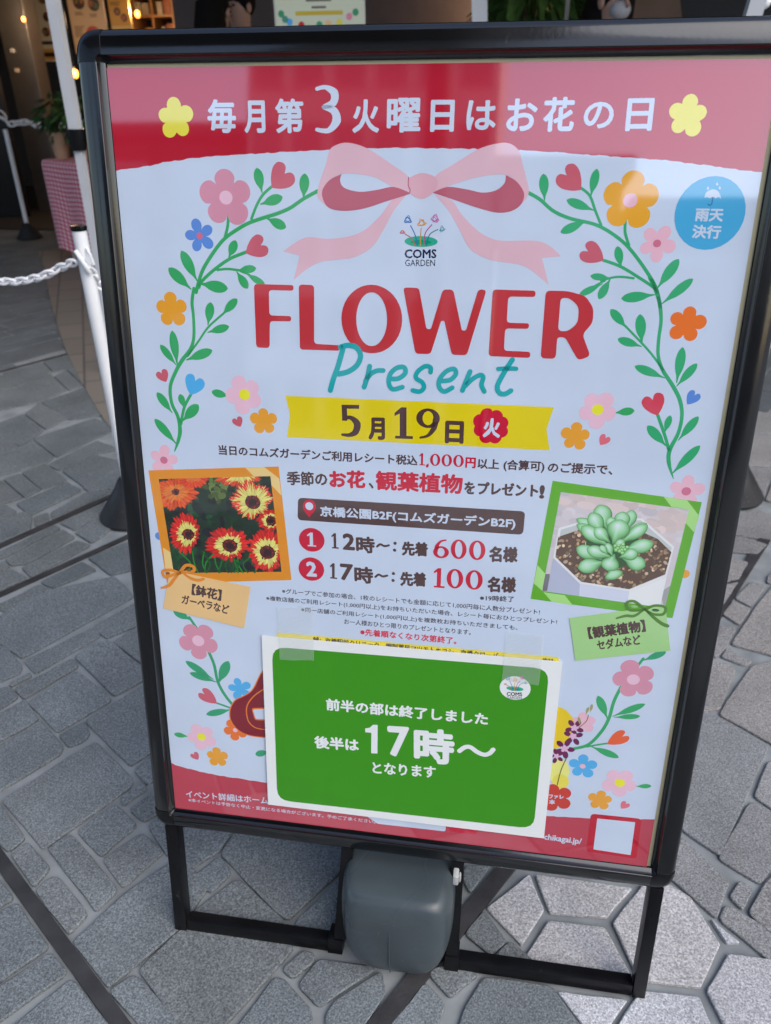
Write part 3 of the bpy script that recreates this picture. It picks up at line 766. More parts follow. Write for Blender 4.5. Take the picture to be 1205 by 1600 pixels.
# its tag
a = Art(); a.poly(Q(B8, (203, 880), (838, 1012), (787, 1337), (153, 1180)), pc(214, 180, 132), 26)
a.glyph('【鉢花】', B8(378, 1072), B8(604, 1120), 16.5, BRN, 27, bold=.045); a.glyph('ガーベラなど', B8(298, 1140), B8(664, 1226), 13.5, BRN, 27, bold=.035)
for pts, wd in (([(285, 900), (330, 845), (385, 850), (395, 885), (340, 895), (290, 900)], 5), ([(285, 905), (210, 880), (150, 890), (170, 935), (240, 915), (285, 905)], 4.6), ([(280, 905), (240, 950), (200, 1000), (140, 1020)], [3, 5, 5, 3]), ([(310, 905), (370, 945), (430, 960), (470, 950)], [3, 5, 5, 4])):
    a.stroke(Q(B8, *pts), wd, pc(206, 130, 50), 29)
a.ell(B8(190, 905), 3.5, 2, pc(150, 80, 50), 30); a.ell(B8(355, 880), 4, 2.2, pc(110, 90, 40), 30)
a.build('printed_tag', poster)

# succulent picture
GF, GT = pc(92, 162, 28), pc(156, 206, 130)
a = Art(); a.poly(Q(C1, (240, 42), (1118, 168), (945, 850), (110, 737)), GF, 4)
a.poly(Q(C1, (893, 136), (1030, 156), (1103, 250), (1070, 345), (1023, 290), (1042, 212), (938, 195)), GT, 5)
a.poly(Q(C1, (150, 538), (197, 590), (180, 690), (128, 645)), GT, 5); a.poly(Q(C1, (185, 697), (310, 715), (360, 776), (235, 754)), GT, 5)
a.build('picture_border', poster)
a = Art(); quad = Q(C1, (288, 108), (1042, 212), (900, 790), (178, 690))
a.poly(quad, pc(190, 186, 200), 6); a.clip = [a.U(q) for q in quad]
for i in range(160):
    x, y = rd.uniform(200, 1040), rd.uniform(110, 420); g = rd.uniform(.94, 1.06); wm = 1 if (x - 560) ** 2 / 90000 + (y - 170) ** 2 / 3000 < 1 or (x - 900) ** 2 / 12000 + (y - 300) ** 2 / 9000 < 1 else 0
    a.ell(C1(x, y), rd.uniform(8, 18), rd.uniform(4, 9), pc((188 + 7 * wm) * g, (184 - 2 * wm) * g, (198 - 10 * wm) * g), 6.5 + i * .004, .12, 12)
a.poly(Q(C1, (190, 590), (222, 590), (222, 690), (180, 690)), pc(110, 108, 118), 7); a.poly(Q(C1, (870, 700), (960, 640), (900, 800)), pc(150, 150, 160), 7)
a.poly(Q(C1, (275, 320), (470, 263), (765, 263), (955, 430), (910, 608), (690, 692), (400, 648), (243, 495)), pc(206, 210, 222), 8)
a.poly(Q(C1, (288, 330), (470, 275), (758, 275), (940, 435), (900, 596), (688, 680), (408, 636), (258, 490)), pc(176, 184, 192), 9)
soil = Q(C1, (272, 372), (420, 322), (720, 322), (860, 385), (938, 462), (902, 592), (690, 680), (408, 636), (256, 490))
a.poly(soil, pc(92, 72, 62), 10)
old = a.clip; a.clip = [a.U(q) for q in soil]
for i in range(420):
    x, y = rd.uniform(250, 950), rd.uniform(330, 690); g = rd.uniform(.55, 1.25)
    a.ell(C1(x, y), rd.uniform(1.6, 4.2), rd.uniform(1.4, 3.2), pc(150 * g, 124 * g, 98 * g) if i % 3 else pc(178 * g, 160 * g, 140 * g), 10.5 + i * .002, rd.uniform(0, 3), 8)
a.clip = old
a.poly(Q(C1, (243, 495), (400, 648), (395, 735), (205, 700)), pc(164, 172, 202), 12); a.poly(Q(C1, (400, 648), (690, 692), (675, 790), (395, 735)), pc(190, 198, 226), 12); a.poly(Q(C1, (690, 692), (910, 608), (870, 790), (672, 795)), pc(210, 216, 236), 12)
a.blob(Q(C1, (450, 330), (540, 280), (660, 300), (720, 350), (740, 430), (700, 510), (610, 560), (490, 530), (440, 450)), pc(52, 84, 50), 13)
def mixc(c0, c1, t): return tuple(p + (q - p) * t for p, q in zip(c0, c1))
E0_, E1_, E2_, E3_ = pc(70, 122, 76), pc(112, 172, 116), pc(152, 204, 170), pc(196, 224, 222)
for i, (bx, by, tx, ty, w_, hl) in enumerate(((560, 320, 512, 176, 104, .6), (690, 320, 708, 208, 66, .3), (640, 330, 655, 218, 88, .5), (540, 340, 372, 262, 58, .3), (530, 350, 462, 224, 88, .9), (650, 390, 800, 286, 66, .5), (560, 390, 372, 294, 66, .5), (650, 400, 806, 296, 72, .9),
                                                       (590, 330, 580, 252, 62, .5), (560, 420, 402, 304, 84, .9), (570, 400, 486, 314, 74, .9), (600, 405, 648, 264, 128, 1), (660, 450, 842, 408, 86, .7), (520, 500, 374, 430, 84, .5), (580, 490, 434, 436, 76, .9), (660, 500, 790, 548, 92, .4), (540, 520, 382, 560, 92, .6),
                                                       (640, 490, 746, 462, 74, .8), (585, 560, 612, 624, 104, .4), (600, 480, 560, 576, 104, .8), (600, 440, 664, 388, 52, .6), (590, 480, 556, 404, 46, .7), (560, 470, 520, 420, 40, .4))):
    L_ = 14 + i * .3
    for k in range(8):
        t = k / 7; sh = 1 - t ** 1.4 * .80
        cx, cy = bx + (tx - bx) * (.42 + .16 * t), by + (ty - by) * (.42 + .16 * t)
        ln = math.hypot(tx - bx, ty - by)
        dx, dy = (tx - bx) * .5 * sh, (ty - by) * .5 * sh
        cx -= 5 * t; cy -= w_ * .10 * t
        col = mixc(E0_, E1_, t * 4) if t < .25 else mixc(E1_, E2_, (t - .25) / .4) if t < .65 else mixc(E2_, E3_, (t - .65) / .35 * hl)
        a.leaf(C1(cx - dx, cy - dy), C1(cx + dx * 1.06, cy + dy * 1.06), w_ * sh / 3.766 * 1.08, col, L_ + k * .03)
for i in range(14):
    t = i * 2.4; q = 6 + i * 2.6
    a.ell(C1(640 + q * math.cos(t), 440 + q * .8 * math.sin(t)), 3.4, 3.2, pc(96, 160, 96), 21 + i * .1); a.ell(C1(639 + q * math.cos(t), 437 + q * .8 * math.sin(t)), 2.1, 1.9, pc(160, 206, 150), 21.05 + i * .1)
a.build('printed_picture', poster)
a = Art(); a.poly(Q(C1, (338, 848), (903, 774), (932, 1040), (373, 1100)), pc(152, 196, 136), 26)
a.glyph('【観葉植物】', C1(456, 970), C1(786, 926), 17.5, BRN, 27, bold=.045); a.glyph('セダムなど', C1(506, 1036), C1(760, 1002), 15, BRN, 27, bold=.035)
DG = pc(78, 122, 40)
for pts, wd in (([(780, 795), (720, 750), (675, 760), (690, 800), (740, 803), (780, 797)], 4.6), ([(785, 798), (840, 775), (900, 785), (890, 825), (830, 825), (785, 800)], 4.6), ([(775, 800), (720, 835), (670, 835), (615, 850)], [3, 5, 5, 3]), ([(790, 805), (840, 850), (880, 880), (915, 895)], [3, 5.5, 6, 6])):
    a.stroke(Q(C1, *pts), wd, DG, 29)
a.ell(C1(720, 780), 6, 2.6, pc(130, 180, 110), 30); a.ell(C1(845, 802), 6, 2.6, pc(52, 90, 30), 30)
a.build('printed_tag', poster)
Art().ell(C1(1018, 590), 7.5, 7.5, ORA, 2).build('printed_flower', poster); Art().ell(B8(118, 616), 6, 6, BLU, 2).build('printed_flower', poster)

# lower left
vine([(C4, [(320, 140), (350, 185), (385, 235)], 4), (C4, [(485, 430), (540, 560), (570, 700), (610, 790), (660, 865), (710, 925)], 4.6), (C4, [(555, 903), (620, 925), (700, 955)], 3)],
     [(C4, (335, 165), (178, 80), 13), (C4, (535, 695), (288, 532), 12), (C4, (560, 718), (324, 637), 11), (C4, (578, 730), (670, 532), 15), (C4, (700, 962), (472, 1008), 11), (C4, (1030, 1335), (912, 1368), 11), (C7, (830, 110), (1008, 42), 12)], pc(60, 150, 112))
Art().flower(C4(400, 350), 172 / 5.715, PNK, 3, -125, deep=.38, cc=PNKC, cr=.31).build('printed_flower', poster)
Art().heart(C4(567, 910), C4(422, 800), 23, HRT, 3).build('printed_heart', poster)
Art().flower(C4(772, 778), 112 / 5.715, SKY, 3, -105, deep=.58, fat=.7).build('printed_flower', poster)
Art().flower(C4(730, 1148), 104 / 5.715, DOR, 3, -120, deep=.45, cc=PNKC, cr=.2).build('printed_flower', poster)
Art().leaf(C4(310, 1205), C4(184, 1183), 8.5, GRN, 3).flower(C4(428, 1208), 130 / 5.715, PNKC, 4, -118, deep=.38, cc=YCN, cr=.29).build('printed_flower', poster)
Art().heart(C4(400, 1412), C4(352, 1352), 14, HRT, 3).build('printed_heart', poster)
Art().flower(C4(570, 1387), 98 / 5.715, ORA, 3, -93, deep=.42).build('printed_flower', poster)
a = Art(); mar = Q(C4, (1030, 560), (960, 640), (885, 785), (800, 845), (730, 880), (685, 960), (690, 1060), (760, 1150), (860, 1195), (1010, 1216), (1100, 1216), (1100, 600))
a.blob([(x, y) for x, y in mar], pc(122, 36, 52), 5); a.stroke(mar[:10], 1.6, pc(212, 120, 56), 7)
a.stroke(Q(C4, (985, 780), (900, 840), (845, 910), (830, 980), (850, 1070), (910, 1125), (1010, 1145)), 1.8, pc(212, 120, 56), 7)
a.round(Q(C4, (875, 950), (1060, 945), (1060, 1062), (905, 1058)), .004, pc(212, 120, 56), 7.5); a.round(Q(C4, (888, 962), (1060, 957), (1060, 1050), (912, 1046)), .003, WH, 8.2); a.build('printed_emblem', poster)

# lower right
vine([(C7, [(775, 168), (830, 95)], 4.4), (C7, [(655, 320), (600, 430), (560, 565), (500, 670), (400, 770), (285, 802)], 5.4), (C7, [(385, 788), (470, 772), (555, 760)], 3.2)],
     [(C7, (548, 565), (474, 388), 14), (C7, (590, 548), (844, 452), 12), (C7, (600, 556), (804, 548), 10), (C7, (420, 785), (637, 872), 12.5)], pc(62, 156, 104))
Art().flower(C7(752, 260), 175 / 5.021, PNK, 3, -110, deep=.36, cc=PNKC, cr=.29).build('printed_flower', poster)
Art().heart(C7(547, 767), C7(700, 688), 25, pc(216, 96, 62), 3).build('printed_heart', poster)
Art().flower(C7(355, 940), 116 / 5.021, SKY, 4, -92, deep=.5, fat=.6, cc=LPNK, cr=.2).build('printed_flower', poster)
a = Art(); a.blob(Q(C7, (20, 470), (170, 478), (245, 520), (288, 600), (265, 690), (200, 770), (120, 800), (20, 700)), pc(222, 188, 30), 3); a.ell(C7(170, 985), 15.5, 25, pc(226, 216, 130), 3); a.ell(C7(180, 1060), 13, 14, pc(218, 204, 90), 4)
a.flower(C7(360, 600), 95 / 5.021, LPNK, 2, -100, deep=.4)
a.build('printed_shape', poster)
a = Art(); PUR = pc(104, 44, 84)
for x, y, r, rot in ((290, 640, 75, 20), (280, 705, 78, 60), (212, 800, 82, 10), (150, 860, 60, 40)):
    for k in range(5):
        t = R(rot + 72 * k); a.leaf(C7(x, y), C7(x + r * math.cos(t), y + r * math.sin(t)), r * .11, PUR, 6 + k * .1)
    a.flower(C7(x, y), r * .42 / 5, pc(206, 170, 206), 7.5, rot + 36, deep=.5)
for x, y, t in ((380, 510, -60), (335, 590, -110), (415, 490, -70)): a.leaf(C7(x, y + 25), C7(x + 40 * math.cos(R(t)), y + 40 * math.sin(R(t))), 4.5, pc(150, 150, 110), 7)
a.stroke(Q(C7, (225, 880), (185, 970), (155, 1085)), 1.6, pc(96, 100, 62), 6); a.stroke(Q(C7, (320, 640), (380, 590), (400, 540)), 1.4, pc(120, 110, 80), 5.5)
a.build('printed_orchid', poster)
a = Art(); a.flower(C7(140, 1182), 135 / 5.021, pc(186, 66, 58), 8, -108, deep=.42, fat=.6)
a.glyph('ファレ', C7(90, 1192), C7(204, 1196), 6, WH, 10, bold=.06); a.glyph('本', C7(92, 1236), C7(136, 1238), 7, WH, 10, bold=.06); a.build('printed_flower', poster)
Art().leaf(C7(770, 1098), C7(893, 1095), 8.5, GRN, 3).flower(C7(645, 1070), 136 / 5.021, PNKC, 4, -60, deep=.38, cc=YCN, cr=.3).build('printed_flower', poster)
Art().flower(C7(492, 1206), 98 / 5.021, ORA, 3, -88, deep=.44).build('printed_flower', poster)
Art().heart(C7(656, 1272), C7(704, 1225), 15, pc(206, 110, 130), 3).build('printed_heart', poster)

# small print of the lower band
a = Art()
a.glyph('イベント詳細はホームペ', C8(95, 168), C8(520, 204), 10.6, WH, 3, bold=.02); a.glyph('※本イベントは予告なく中止・変更になる場合がございます。予めご了承ください。', C8(105, 188), C8(984, 292), 5.4, WH, 3, bold=.012, k=4)
a.build('printed_lettering', poster)
a = Art(); a.glyph('chikagai.jp/', D8(498, 426), D8(613, 441), 11, WH, 3, bold=.03); a.build('printed_lettering', poster)
a = Art(); a.round([(560, 1266), (697, 1288), (696, 1299), (590, 1287)], .003, WH, 3); a.round([(700, 1280), (748, 1292), (744, 1304), (702, 1299)], .003, CRIM, 3)
a.build('printed_search_box', poster)
a = Art(); a.round(Q(D8, (644, 341), (802, 357), (786, 482), (629, 458)), .006, pc(176, 36, 58), 3); a.round(Q(D8, (664, 356), (782, 368), (768, 470), (652, 452)), .0008, WH, 5); a.build('printed_code_panel', poster)
# ------------------------------------------------------------------ the taped notice
ND = -0.0030
notice = empty('taped_notice', (0, 0, 0), (-LEAN, 0, 0))
tag(notice, 'white edged green paper notice taped over the lower part of the flower poster', 'notice')
corn = [PX(*q, d=ND) for q in ((409, 993), (879, 1034), (850, 1310), (419, 1257))]
# a thin sheet that curls a little away from the poster at its free bottom edge
N = 14
def npt(s_, t_, lift=0.0):
    top = corn[0].lerp(corn[1], s_); bot = corn[3].lerp(corn[2], s_)
    q = top.lerp(bot, t_)
    return S(q.x, q.y, ND - lift - .0012 * math.sin(s_ * 3.1) * t_ * t_ * 0)
m = MB()
fr = [[m.bm.verts.new(npt(i / N, j / N)) for i in range(N + 1)] for j in range(N + 1)]
bk = [[m.bm.verts.new(npt(i / N, j / N, -.0004)) for i in range(N + 1)] for j in range(N + 1)]
for j in range(N):
    for i in range(N):
        m.bm.faces.new((fr[j][i], fr[j + 1][i], fr[j + 1][i + 1], fr[j][i + 1])); m.bm.faces.new((bk[j][i], bk[j][i + 1], bk[j + 1][i + 1], bk[j + 1][i]))
for k in range(N):
    m.bm.faces.new((fr[0][k], fr[0][k + 1], bk[0][k + 1], bk[0][k])); m.bm.faces.new((fr[N][k + 1], fr[N][k], bk[N][k], bk[N][k + 1]))
    m.bm.faces.new((fr[k][0], bk[k][0], bk[k + 1][0], fr[k + 1][0])); m.bm.faces.new((fr[k][N], fr[k + 1][N], bk[k + 1][N], bk[k][N]))
SHEET = mat('white_copy_paper', (0.80, 0.83, 0.83), rough=0.32, spec=0.4, var=0.02, vscale=25, bump=0.22, bscale=7)
m.build('paper_sheet', SHEET, notice, smooth=False)
NW = (0.80, 0.83, 0.84, 1)
class NArt(Art):
    def U(s, p): return PX(p[0], p[1], ND)
a = NArt(ND); a.round([(425, 1010.5), (858.5, 1045), (834, 1295), (433.5, 1250)], .020, pc(68, 134, 52), 2); a.build('green_panel', notice, PAPER)
a = NArt(ND)
a.glyph('前半の部は終了しました', C5(512, 274), C6(563, 430), 17.5, NW, 4, bold=.040, k=8)
a.glyph('後半は', C5(430, 548), C5(743, 572), 18, NW, 4, bold=.045, k=8)
a.poly(Q(C5, (835, 588), (836, 440), (792, 436), (792, 408), (824, 403), (848, 382), (882, 383), (880, 590)), NW, 4)
a.glyph('7', C5(968, 600), C5(1105, 610), 43.5, NW, 4, bold=.045, k=8)
a.glyph('時', C6(44, 690), C6(312, 712), 50, NW, 4, bold=.045, k=10)
a.stroke(Q(C6, (362, 618), (400, 592), (440, 590), (490, 625), (540, 645), (580, 635), (606, 608)), 7.6, NW, 4)
a.glyph('となります', C5(848, 732), C6(188, 812), 17, NW, 4, bold=.035, k=8)
a.build('printed_lettering', notice, PAPER)
a = NArt(ND); a.ell(C6(765, 163), 24.3, 21.5, NW, 4)
logo(a, lambda x, y: (792 + (x - 400) * 35 / 520, 1054.5 + (y - 100) * 26 / 400), 1 / 14.5, 5)
a.glyph('COMS', C6(705, 217), C6(815, 221), 5.6, pc(40, 44, 54), 6, bold=.04); a.glyph('GARDEN', C6(705, 241), C6(812, 245), 4.6, pc(60, 64, 72), 6)
a.build('printed_logo', notice, PAPER)

# tape strips
TAPE = bpy.data.materials.new('ribbed_translucent_tape'); TAPE.use_nodes = True
n, l = TAPE.node_tree.nodes, TAPE.node_tree.links
b = n['Principled BSDF']; b.inputs['Base Color'].default_value = (.80, .83, .82, 1); b.inputs['Roughness'].default_value = .14
tr = n.new('ShaderNodeBsdfTransparent'); tr.inputs[0].default_value = (.97, .98, .98, 1)
mx = n.new('ShaderNodeMixShader'); tcd = n.new('ShaderNodeTexCoord'); wv = n.new('ShaderNodeTexWave')
wv.bands_direction = 'Z'; wv.inputs['Scale'].default_value = 170; wv.inputs['Distortion'].default_value = .6; wv.inputs['Detail'].default_value = 1
l.new(tcd.outputs['Object'], wv.inputs['Vector'])
mr = n.new('ShaderNodeMapRange'); mr.inputs['To Min'].default_value = .10; mr.inputs['To Max'].default_value = .28
l.new(wv.outputs['Fac'], mr.inputs['Value']); l.new(mr.outputs[0], mx.inputs[0])
bp = n.new('ShaderNodeBump'); bp.inputs['Strength'].default_value = .25; bp.inputs['Distance'].default_value = .0008
l.new(wv.outputs['Fac'], bp.inputs['Height']); l.new(bp.outputs[0], b.inputs['Normal'])
l.new(tr.outputs[0], mx.inputs[1]); l.new(b.outputs[0], mx.inputs[2]); l.new(mx.outputs[0], n['Material Output'].inputs['Surface'])
rd = random.Random(5)
for q, lab in ((Q(C2, (150, 226), (415, 222), (424, 607), (177, 600)), 'clear ribbed tape strip on the top left corner of the green notice'),
               (Q(C3, (706, 402), (980, 436), (935, 785), (668, 748)), 'clear ribbed tape strip on the green notice beside its round white logo')):
    # the strip climbs from the poster onto the notice
    P = [PX(*x, d=-.002) for x in q]; m = MB(); rows = []
    for j in range(13):
        t = j / 12
        d = -.0022 - .0022 * min(1, max(0, (t - .42) / .12))
        jag = .0007 if j in (0, 12) else 0
        L_, R_ = P[0].lerp(P[3], t), P[1].lerp(P[2], t)
        rows.append([S(*(L_.lerp(R_, i / 10) + Vector((0, rd.uniform(-jag, jag)))), d) for i in range(11)])
    vs = [[m.bm.verts.new(x) for x in r_] for r_ in rows]
    for j in range(12):
        for i in range(10): m.bm.faces.new((vs[j][i], vs[j + 1][i], vs[j + 1][i + 1], vs[j][i + 1]))
    o = m.build('tape_strip', TAPE)
    o.rotation_euler = (-LEAN, 0, 0)
    tag(o, lab, 'tape', 'tape strips holding the green notice')

# ------------------------------------------------------------------ the water weight between the stand's feet
tank = empty('water_tank_weight', (-.004, 0.09, 0))
tag(tank, 'grey plastic water tank weight set between the feet of the poster stand', 'weight')
m = MB(); rings = []
def tsec(z):      # half width, front y, back y for each height
    return None
HW, FR, BKY, HT = .0865, -.128, .21, .190
nseg = 44
def sup(t, e):
    c, s_ = math.cos(t), math.sin(t)
    return (abs(c) ** e) * (1 if c >= 0 else -1), (abs(s_) ** e) * (1 if s_ >= 0 else -1)
lev = [(.000, .40, .62), (.004, .52, .74), (.012, .66, .84), (.026, .79, .92), (.046, .90, .972), (.070, .965, .995), (.100, 1, 1), (.140, 1, 1), (.158, .992, .992), (.170, .972, .970), (.179, .935, .928), (.1855, .88, .868), (.1885, .80, .79), (.1895, .6, .6)]
for z, kx, ky in lev:
    cy, hy = (FR + BKY) / 2, (BKY - FR) / 2
    r_ = []
    for k in range(nseg):
        x, y = sup(2 * math.pi * k / nseg, .32)
        r_.append(m.bm.verts.new((HW * kx * x, cy + hy * (1 - (1 - ky) * .55) * y - (0.0 if z < .1 else .0), z)))
    rings.append(r_)
for a_, b_ in zip(rings, rings[1:]):
    for k in range(nseg): m.bm.faces.new((a_[k], a_[(k + 1) % nseg], b_[(k + 1) % nseg], b_[k]))
m.bm.faces.new(list(reversed(rings[0]))); m.bm.faces.new(rings[-1])
body = m.build('tank_body', TANKM, tank)
sm = body.modifiers.new('smooth', 'SUBSURF'); sm.levels = sm.render_levels = 1
m = MB(); m.tube([(-.006, FR + .010, .175), (-.006, FR + .002, .150), (-.006, FR - .0005, .110), (-.006, FR + .0000, .060), (-.006, FR + .006, .025)], .0009, 6); m.tube([(-.006, FR + .012, .1787), (-.006, .0, .1903)], .0009, 6)
m.build('mould_seam', TANKM, tank)
q_ = atY(714, 1367, -.012) - Vector((-.004, .09, 0)); m = MB(); m.box((q_.x - .005, q_.y - .010, q_.z - .010), (q_.x + .003, q_.y + .006, q_.z + .008), .0025); m.box((q_.x + .0031, q_.y - .006, q_.z - .008), (q_.x + .006, q_.y + .003, q_.z + .004), .002); m.build('drain_clip', mat('white_nylon', (.46, .46, .45), rough=.4), tank)

# ------------------------------------------------------------------ ground
def stonemat(name, lo, hi, sc_=330):
    m_ = bpy.data.materials.new(name); m_.use_nodes = True
    n, l = m_.node_tree.nodes, m_.node_tree.links; b = n['Principled BSDF']
    tc = n.new('ShaderNodeTexCoord')
    at = n.new('ShaderNodeAttribute'); at.attribute_name = 'Col'
    t1 = n.new('ShaderNodeTexNoise'); t1.inputs['Scale'].default_value = sc_; t1.inputs['Detail'].default_value = 2; t1.inputs['Roughness'].default_value = .7
    t2 = n.new('ShaderNodeTexNoise'); t2.inputs['Scale'].default_value = 5; t2.inputs['Detail'].default_value = 6
    t3 = n.new('ShaderNodeTexVoronoi'); t3.inputs['Scale'].default_value = sc_ * 1.1
    for t in (t1, t2, t3): l.new(tc.outputs['Object'], t.inputs['Vector'])
    r1 = n.new('ShaderNodeMapRange'); r1.inputs['From Min'].default_value = .33; r1.inputs['From Max'].default_value = .67; r1.inputs['To Min'].default_value = lo; r1.inputs['To Max'].default_value = hi
    l.new(t1.outputs['Fac'], r1.inputs['Value'])
    r2 = n.new('ShaderNodeMapRange'); r2.inputs['From Min'].default_value = .3; r2.inputs['From Max'].default_value = .7; r2.inputs['To Min'].default_value = .80; r2.inputs['To Max'].default_value = 1.16
    l.new(t2.outputs['Fac'], r2.inputs['Value'])
    sep = n.new('ShaderNodeSeparateColor'); l.new(t3.outputs['Color'], sep.inputs[0])
    r3 = n.new('ShaderNodeMapRange'); r3.inputs['From Min'].default_value = .0; r3.inputs['From Max'].default_value = 1; r3.inputs['To Min'].default_value = .78; r3.inputs['To Max'].default_value = 1.24
    l.new(sep.outputs[0], r3.inputs['Value'])
    ma = n.new('ShaderNodeMath'); ma.operation = 'MULTIPLY'; mb = n.new('ShaderNodeMath'); mb.operation = 'MULTIPLY'
    l.new(r1.outputs[0], ma.inputs[0]); l.new(r2.outputs[0], ma.inputs[1]); l.new(ma.outputs[0], mb.inputs[0]); l.new(r3.outputs[0], mb.inputs[1])
    mx = n.new('ShaderNodeMix'); mx.data_type = 'RGBA'; mx.blend_type = 'MULTIPLY'; mx.inputs[0].default_value = 1
    l.new(at.outputs['Color'], mx.inputs[6]); l.new(mb.outputs[0], mx.inputs[7]); l.new(mx.outputs[2], b.inputs['Base Color'])
    b.inputs['Roughness'].default_value = .72; b.inputs['Specular IOR Level'].default_value = .12
    bp = n.new('ShaderNodeBump'); bp.inputs['Strength'].default_value = .55; bp.inputs['Distance'].default_value = .0015
    l.new(t1.outputs['Fac'], bp.inputs['Height']); l.new(bp.outputs[0], b.inputs['Normal'])
    return m_
DARKST = stonemat('dark_granite_paver', .58, 1.42)
MORT = mat('mortar_joint', (.262, .283, .292), rough=.9, spec=.1, var=.22, vscale=14, bump=.3, bscale=120)
BANDM = mat('dark_drain_strip', (.040, .039, .041), rough=.6, var=.35, vscale=18, bump=.3, bscale=160)
m = MB(); gv = [m.bm.verts.new(p) for p in ((-60, -60, -.007), (60, -60, -.007), (60, 60, -.007), (-60, 60, -.007))]; m.bm.faces.new(gv)
tag(m.build('ground', MORT, smooth=False), kind='structure')

class Stones:
    def __init__(s): s.v, s.f, s.c = [], [], []
    def add(s, P, col, r=.020, gap=.0055, sd=0, wob=.0016, z=0.0):
        P = [Vector((p.x, p.y)) for p in P]
        ar = sum(P[i].x * P[(i + 1) % len(P)].y - P[(i + 1) % len(P)].x * P[i].y for i in range(len(P)))
        if ar < 0: P.reverse()
        # inset by the joint
        N_ = len(P); Qs = []
        for i in range(N_):
            a_, p_, b_ = P[i - 1], P[i], P[(i + 1) % N_]
            d1, d2 = (p_ - a_).normalized(), (b_ - p_).normalized()
            n1, n2 = Vector((-d1.y, d1.x)), Vector((-d2.y, d2.x))
            k = 1 + n1.dot(n2)
            Qs.append(p_ + (n1 + n2) / max(k, .35) * gap)
        o = rounded(Qs, r, 4)
        # subdivide and let the edges waver
        o2 = []
        for i in range(len(o)):
            a_, b_ = o[i], o[(i + 1) % len(o)]
            n_ = max(1, int((b_ - a_).length / .018))
            for k in range(n_): o2.append(a_.lerp(b_, k / n_))
        cen = sum(o2, Vector((0, 0))) / len(o2)
        out = []
        for p_ in o2:
            q = noise.noise_vector(Vector((p_.x * 24, p_.y * 24, 1.7)))
            out.append(p_ + Vector((q.x, q.y)) * wob)
        i0, n_ = len(s.v), len(out)
        for dz, ins in ((-.0068, 0), (-.0013, 0), (0, .0019)):
            for p_ in out:
                q = p_ + (cen - p_).normalized() * ins
                s.v.append((q.x, q.y, z + dz))
        for lv in (0, 1):
            for k in range(n_):
                j = (k + 1) % n_
                s.f.append((i0 + lv * n_ + k, i0 + lv * n_ + j, i0 + (lv + 1) * n_ + j, i0 + (lv + 1) * n_ + k)); s.c.append(col)
        top = [Vector((s.v[i0 + 2 * n_ + k][0], s.v[i0 + 2 * n_ + k][1], 0)) for k in range(n_)]
        for t in tessellate_polygon([top]):
            a_, b_, c_ = (top[k] for k in t)
            if (b_ - a_).cross(c_ - a_).z < 0: t = (t[0], t[2], t[1])
            s.f.append(tuple(i0 + 2 * n_ + k for k in t)); s.c.append(col)
    def build(s, name, m_):
        me = bpy.data.meshes.new(name); me.from_pydata(s.v, [], s.f)
        ca = me.color_attributes.new('Col', 'FLOAT_COLOR', 'CORNER')
        for p_, c in zip(me.polygons, s.c):
            for li in p_.loop_indices: ca.data[li].color = c
        me.materials.append(m_)
        return link(name, me)
def tone(base, v=.08):
    g = random.uniform(1 - v, 1 + v); h = random.uniform(-.02, .02)
    return (base[0] * g * (1 + h), base[1] * g, base[2] * g * (1 - h), 1)
ST, LT = (.178, .197, .205), (.49, .49, .505)
E0, E6, E7, E8, E9 = crop(0, 1100, 2.008), crop(0, 420, 3.333), crop(0, 900, 2.286), crop(1000, 560, 1.537), crop(1100, 720, 5.714)
traced = []; hulls = {}
sto = Stones(); lst = Stones()
def stone(c, *pts, base=ST, st=None, r=.009, gap=-.0008):
    P = [G(*c(*p)).xy for p in pts]
    traced.append(P)
    hulls.setdefault(c, []).extend(P)
    (st or sto).add(P, tone(base), r=r, gap=gap, z=random.uniform(0, .0012))
